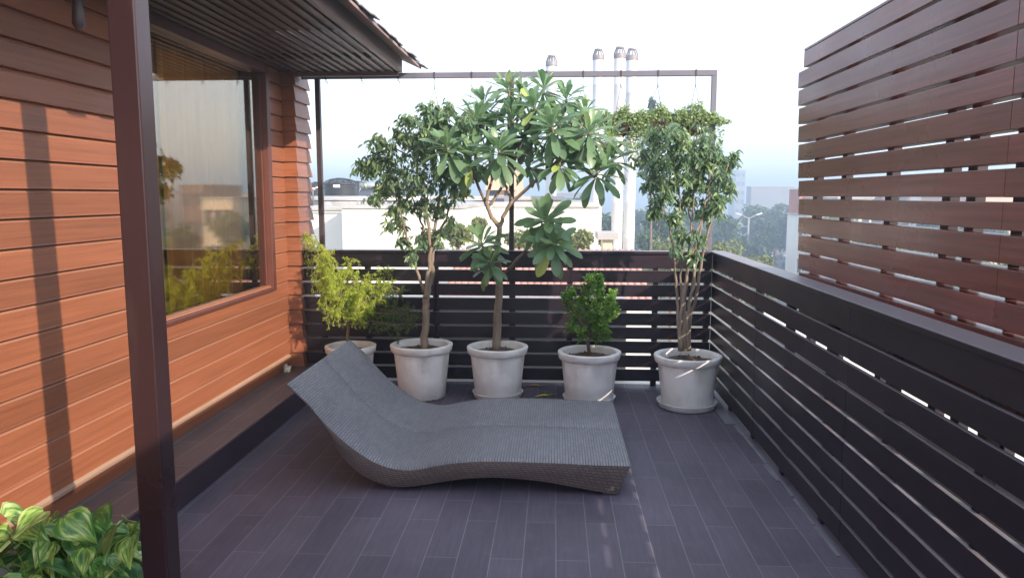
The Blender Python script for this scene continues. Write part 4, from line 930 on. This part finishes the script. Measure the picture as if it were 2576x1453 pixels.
# flue pipes
def flue(x0, x1, ytop, Y, label, capw=1.10):
    A = at(x0, 500, Y); B = at(x1, 500, Y); r = (B[0]-A[0])/2; cx = (A[0]+B[0])/2; zt = at(x0, ytop, Y)[2]
    t = thing('flue_pipe', label, 'flue pipe', (cx, Y, -8.2), 'steel flue pipes rising beyond the fence')
    pr = [(r, -8.2)]; z = -7.5
    while z < zt-.6: pr += [(r, z), (r*1.02, z+.01), (r*1.02, z+.05), (r, z+.06)]; z += 1.25
    ch = r*2.0
    pr += [(r, zt-ch)]
    mb = MB(); mb.lathe(pr, (cx, Y, 0), 28); mb.build('pipe', M['flue'], t, smooth=True)
    mb = MB(); mb.lathe([(r*1.02, zt-ch), (r*capw, zt-ch*.95), (r*capw, zt-ch*.62), (r*1.05, zt-ch*.58), (r*.98, zt-ch*.6)], (cx, Y, 0), 28)
    for k in range(10):
        th = k*math.pi/5+.2; mb.bar((cx+r*capw*.97*math.cos(th), Y+r*capw*.97*math.sin(th), zt-ch*.62), (cx+r*.62*math.cos(th), Y+r*.62*math.sin(th), zt-.02), r*.17, r*.12)
    mb.lathe([(r*.72, zt-.04), (r*.70, zt), (0, zt+.02)], (cx, Y, 0), 24); mb.build('cage_cap', M['flue_cap'], t)
flue(1372, 1399, 140, 30, 'shortest steel flue pipe with cage cap above the plumeria')
flue(1487, 1514, 124, 25, 'steel flue pipe with cage cap standing left of the close pair')
flue(1539, 1567, 119, 25, 'tallest steel flue pipe, front one of the close pair')
flue(1569, 1598, 123, 27, 'steel flue pipe half behind the tallest one')

# ---- city trees
def city_tree(label, x, ytop, Y, wpx, m, n=1400, ls=None, hcrown=None, group='city trees beyond the terrace', shape='round', name='tree', base=-8.2):
    top = at(x, ytop, Y); W = wpx/F_PX*Y/2; H = hcrown or W*1.5; cz = top[2]-H*.55
    t = thing(name, label, 'tree', (top[0], Y, base), group)
    tr = MB(); tr.tube([(top[0], Y, base), (top[0]+.1, Y, (base+cz)/2), (top[0], Y, cz+H*.2)], [W*.07+.05, W*.05+.04, .04], 8)
    lf = MB(); ls = ls or max(.10, Y*.0075)
    if shape == 'cone':
        nb = 26; cs = []
        for k in range(nb):
            f = k/nb; th = k*2.4; r = W*f*.75; cs.append((top+np.array([math.cos(th)*r, math.sin(th)*r, -f*H]), W*.16+.1*f))
    else:
        nb = 22; cs = []
        for k in range(nb):
            d = rdir(1)[0]; d[2] = d[2]*.8+.15; c = np.array([top[0], Y, cz])+d*np.array([W*.72, W*.72, H*.42])*random.uniform(.5, 1); cs.append((c, W*random.uniform(.22, .40)))
            tr.tube([(top[0], Y, cz-H*.2), (np.array([top[0], Y, cz-H*.1])+c)/2, c], [W*.03+.02, W*.02+.015, .01], 5)
    per = n//nb
    for c, r in cs:
        P = c+rdir(per)*r*rng.random((per, 1))**.33*[1, 1, .8]
        leaves(lf, P, rdir(per)+[0, 0, -.3], rdir(per)+[0, 0, .8], rng.uniform(.7, 1.3, per)*ls, rng.uniform(.45, .7, per)*ls, 'small', .3, .3, np.clip(rng.normal(.45, .18, per)+random.uniform(-.2, .2), 0, 1))
    tr.build('trunk', M['bark_dark'], t, smooth=True); lf.build('crown', m, t)
city_tree('small olive green tree behind the left ficus trunk', 1150, 555, 13.5, 95, M['tree_light'], 1500, .07)
city_tree('low olive green bush tree right of the plumeria trunk beyond the fence', 1085, 590, 13, 80, M['tree_light'], 900, .07)
city_tree('yellowish round tree before the cream roof behind the plumeria fork', 1205, 545, 18, 48, M['tree_light'], 700, .09)
city_tree('olive green tree behind the middle frame post', 1315, 560, 14.5, 120, M['tree_light'], 1500, .08)
city_tree('olive green tree between the low plumeria rosette and the left flue', 1455, 570, 15, 90, M['tree_light'], 1500, .08)
city_tree('small green tree between the two left flue pipes', 1525, 588, 17, 40, M['tree_light'], 700, .08)
city_tree('hazy green tree filling the gap left of the right ficus', 1650, 478, 48, 150, M['tree_far'], 2600, .32, hcrown=8)
city_tree('dusty olive tree behind the thin stems of the right ficus', 1690, 560, 24, 200, M['tree_light'], 2600, .14, hcrown=3)
city_tree('hazy tree behind the second flue pipe', 1530, 490, 60, 120, M['tree_far'], 1500, .4, hcrown=8)
city_tree('distant round tree left of the flue pipes', 1440, 472, 75, 90, M['tree_far'], 1500, .45, hcrown=6)
city_tree('distant tree behind the black water tanks', 915, 432, 60, 75, M['tree_far'], 1600, .35, hcrown=5)
city_tree('distant tree just left of the thin frame post', 790, 448, 70, 50, M['tree_far'], 800, .4, hcrown=5)
city_tree('hazy tree right of the thin frame post above the tanks', 832, 440, 90, 45, M['tree_far'], 700, .5, hcrown=6)
city_tree('pointed conifer top rising behind the right hanging baskets', 1641, 255, 42, 60, M['tree_blue'], 1500, .22, hcrown=4, shape='cone', name='pine_tree')
city_tree('pale olive tree outside the right back corner of the fence', 1850, 548, 27, 190, M['tree_light'], 3200, .15, hcrown=4)
city_tree('pale olive tree at the roadside right of the frame corner', 1915, 590, 31, 110, M['tree_light'], 1800, .17, hcrown=4)
for k, (x, yt, Y, wd) in enumerate([(1835, 512, 80, 110), (1900, 492, 105, 110), (1955, 486, 115, 110), (1870, 540, 70, 90), (1985, 500, 100, 90), (2030, 505, 95, 90), (1700, 500, 75, 140), (1770, 500, 90, 130), (1600, 495, 95, 120), (1930, 530, 90, 90)]):
    labs = ['hazy blue green tree right of the frame corner post', 'tall hazy tree under the wide grey building', 'dark hazy tree under the right half of the grey building', 'hazy tree behind the double street lamp', 'dark hazy tree touching the left edge of the tall screen', 'hazy tree hidden behind the first screen slats', 'hazy tree between the stems of the right ficus', 'hazy tree behind the crown of the right ficus', 'hazy tree right of the flue pipes', 'dark hazy tree right of the double street lamp']
    city_tree(labs[k], x, yt, Y, wd, M['tree_far'], 1800, .55, hcrown=8.5)
for k, (x, yt, Y, wd) in enumerate([(2110, 520, 60, 120), (2200, 545, 40, 160), (2300, 560, 30, 200), (2420, 590, 20, 260), (2540, 620, 16, 260), (2260, 640, 18, 200), (2380, 680, 13, 220), (2520, 720, 10.5, 240), (2160, 600, 30, 150), (2640, 600, 18, 260), (2480, 500, 60, 140), (2350, 505, 65, 120)]):
    nm = ['first', 'second', 'third', 'fourth', 'fifth', 'sixth', 'seventh', 'eighth', 'ninth', 'tenth', 'eleventh', 'twelfth'][k]
    desc = ['dark far tree behind the left slats of the screen', 'green tree behind the screen below the cream block', 'green tree behind the middle of the screen', 'leafy tree close behind the right part of the screen', 'bright leafy tree behind the right end of the screen', 'low tree just above the railing cap behind the screen', 'low leafy tree behind the lower middle slats of the screen', 'nearest leafy tree behind the lower right slats of the screen', 'mid green tree behind the lower left slats of the screen', 'leafy tree beyond the right frame edge behind the screen', 'far tree on the horizon behind the right slats', 'far tree on the horizon behind the middle slats'][k]
    city_tree(desc, x, yt, Y, wd, M['tree_far'] if k % 2 else M['tree_light'], 1500, max(.09, Y*.008), hcrown=min(8, wd/F_PX*Y*.9))

# ---- street lamps, bollards, cars
def street_lamp(x, ytop, Y, label):
    c = at(x, ytop, Y); t = thing('street_lamp', label, 'street lamp', (c[0], Y, -8.2), 'double arm street lamps')
    mb = MB(); mb.tube([(c[0], Y, -8.2), (c[0], Y, c[2]-.5)], [.16, .10], 8); mb.build('pole', M['lamp_metal'], t)
    for s in (-1, 1):
        mb = MB(); mb.tube([(c[0], Y, c[2]-.6), (c[0]+s*.6, Y, c[2]-.3), (c[0]+s*1.0, Y, c[2]-.1)], .06, 6); ar = mb.build('arm', M['lamp_metal'], t)
        mb = MB(); mb.bar((c[0]+s*.95, Y, c[2]-.12), (c[0]+s*1.65, Y, c[2]+.10), .3, .14); mb.build('lamp_head', M['label_white'], ar)
street_lamp(1884, 538, 100, 'double arm street lamp standing before the hazy trees')
street_lamp(1790, 524, 100, 'double arm street lamp mostly hidden by the right frame post')
def gp(x, y): 
    d = _F + _R*(x-1288)/F_PX - _U*(y-726.5)/F_PX; return np.array([0, 0, EYE])+d*(EYE+8.19)/-d[2]
p = gp(1949, 640); mb = MB(); mb.tube([(p[0], p[1], -8.19), (p[0], p[1], -8.19+5.2)], [.28, .2], 8); mb.box(p[0]-.9, p[0]+.9, p[1]-.08, p[1]+.08, -4.2, -4.0)
_tag(mb.build('utility_pole', M['cement']), 'short pale concrete utility pole beside the road', 'pole')
for x, lab_ in ((1957, 'left one of two dark gate pillars beside the road'), (1968, 'right one of two dark gate pillars beside the road')):
    p = gp(x, 652); t = thing('gate_pillar', lab_, 'pillar', tuple(p), 'gate pillars by the road')
    mb = MB(); mb.box(p[0]-.28, p[0]+.28, p[1]-.28, p[1]+.28, -8.19, -6.6); mb.build('shaft', M['grey_wall'], t); mb = MB(); mb.box(p[0]-.35, p[0]+.35, p[1]-.35, p[1]+.35, -6.6, -6.45); mb.build('cap', M['label_white'], t)
def car(x, y, label, m, ang):
    p = gp(x, y); t = thing('parked_car', label, 'car', (p[0], p[1], -8.19), 'cars on the road below')
    ca, sa = math.cos(ang), math.sin(ang)
    def tf(V): return [(p[0]+a*ca-b*sa, p[1]+a*sa+b*ca, c-8.19) for a, b, c in V]
    def pris(outline, w, name, mm, par, z=0):
        n = len(outline); V = [(a, -w, b) for a, b in outline]+[(a, w, b) for a, b in outline]; mb = MB()
        mb.add(tf(V), [(k, (k+1) % n, n+(k+1) % n, n+k) for k in range(n)]+[tuple(range(n))[::-1], tuple(range(n, 2*n))]); return mb.build(name, mm, par)
    b = pris([(-2.1, .3), (-2.1, .8), (-1.9, .95), (1.0, .95), (2.0, .8), (2.15, .5), (2.1, .3)], .85, 'body', m, t)
    pris([(-1.7, .951), (-1.3, 1.42), (.4, 1.45), (1.0, .951)], .76, 'cabin', M['dark_glass'], t); pris([(-1.3, 1.4205), (-1.25, 1.47), (.35, 1.49), (.4, 1.4505)], .77, 'roof', m, t)
    for a in (-1.35, 1.35):
        for s in (-1, 1):
            mb = MB(); q = tf([(a, s*.70, .32), (a, s*.88, .32)]); mb.tube(q, .32, 14); mb.build('wheel', M['tyre'], t)
car(1987, 672, 'dark blue car on the road beside the left edge of the screen', M['car'], 1.2)
car(1932, 648, 'small white car half hidden by the pale olive tree', M['car_white'], .4)
car(1998, 655, 'white car on the road just left of the screen edge', M['car_white'], .9)

# ================================================================== HAZE
HAZE = .0048
m = bpy.data.materials.new('haze_air'); m.use_nodes = True; n = m.node_tree; n.nodes.clear()
o = n.nodes.new('ShaderNodeOutputMaterial'); v = n.nodes.new('ShaderNodeVolumePrincipled')
v.inputs['Color'].default_value = (.62, .80, 1.0, 1); v.inputs['Density'].default_value = HAZE; v.inputs['Anisotropy'].default_value = .2
n.links.new(v.outputs[0], o.inputs['Volume'])
mb = MB(); mb.box(-910, 910, -310, 910, -9.2, 14)
hz = mb.build('haze', m); _tag(hz, kind='stuff', label='thin pale blue haze over the whole city', cat='haze')
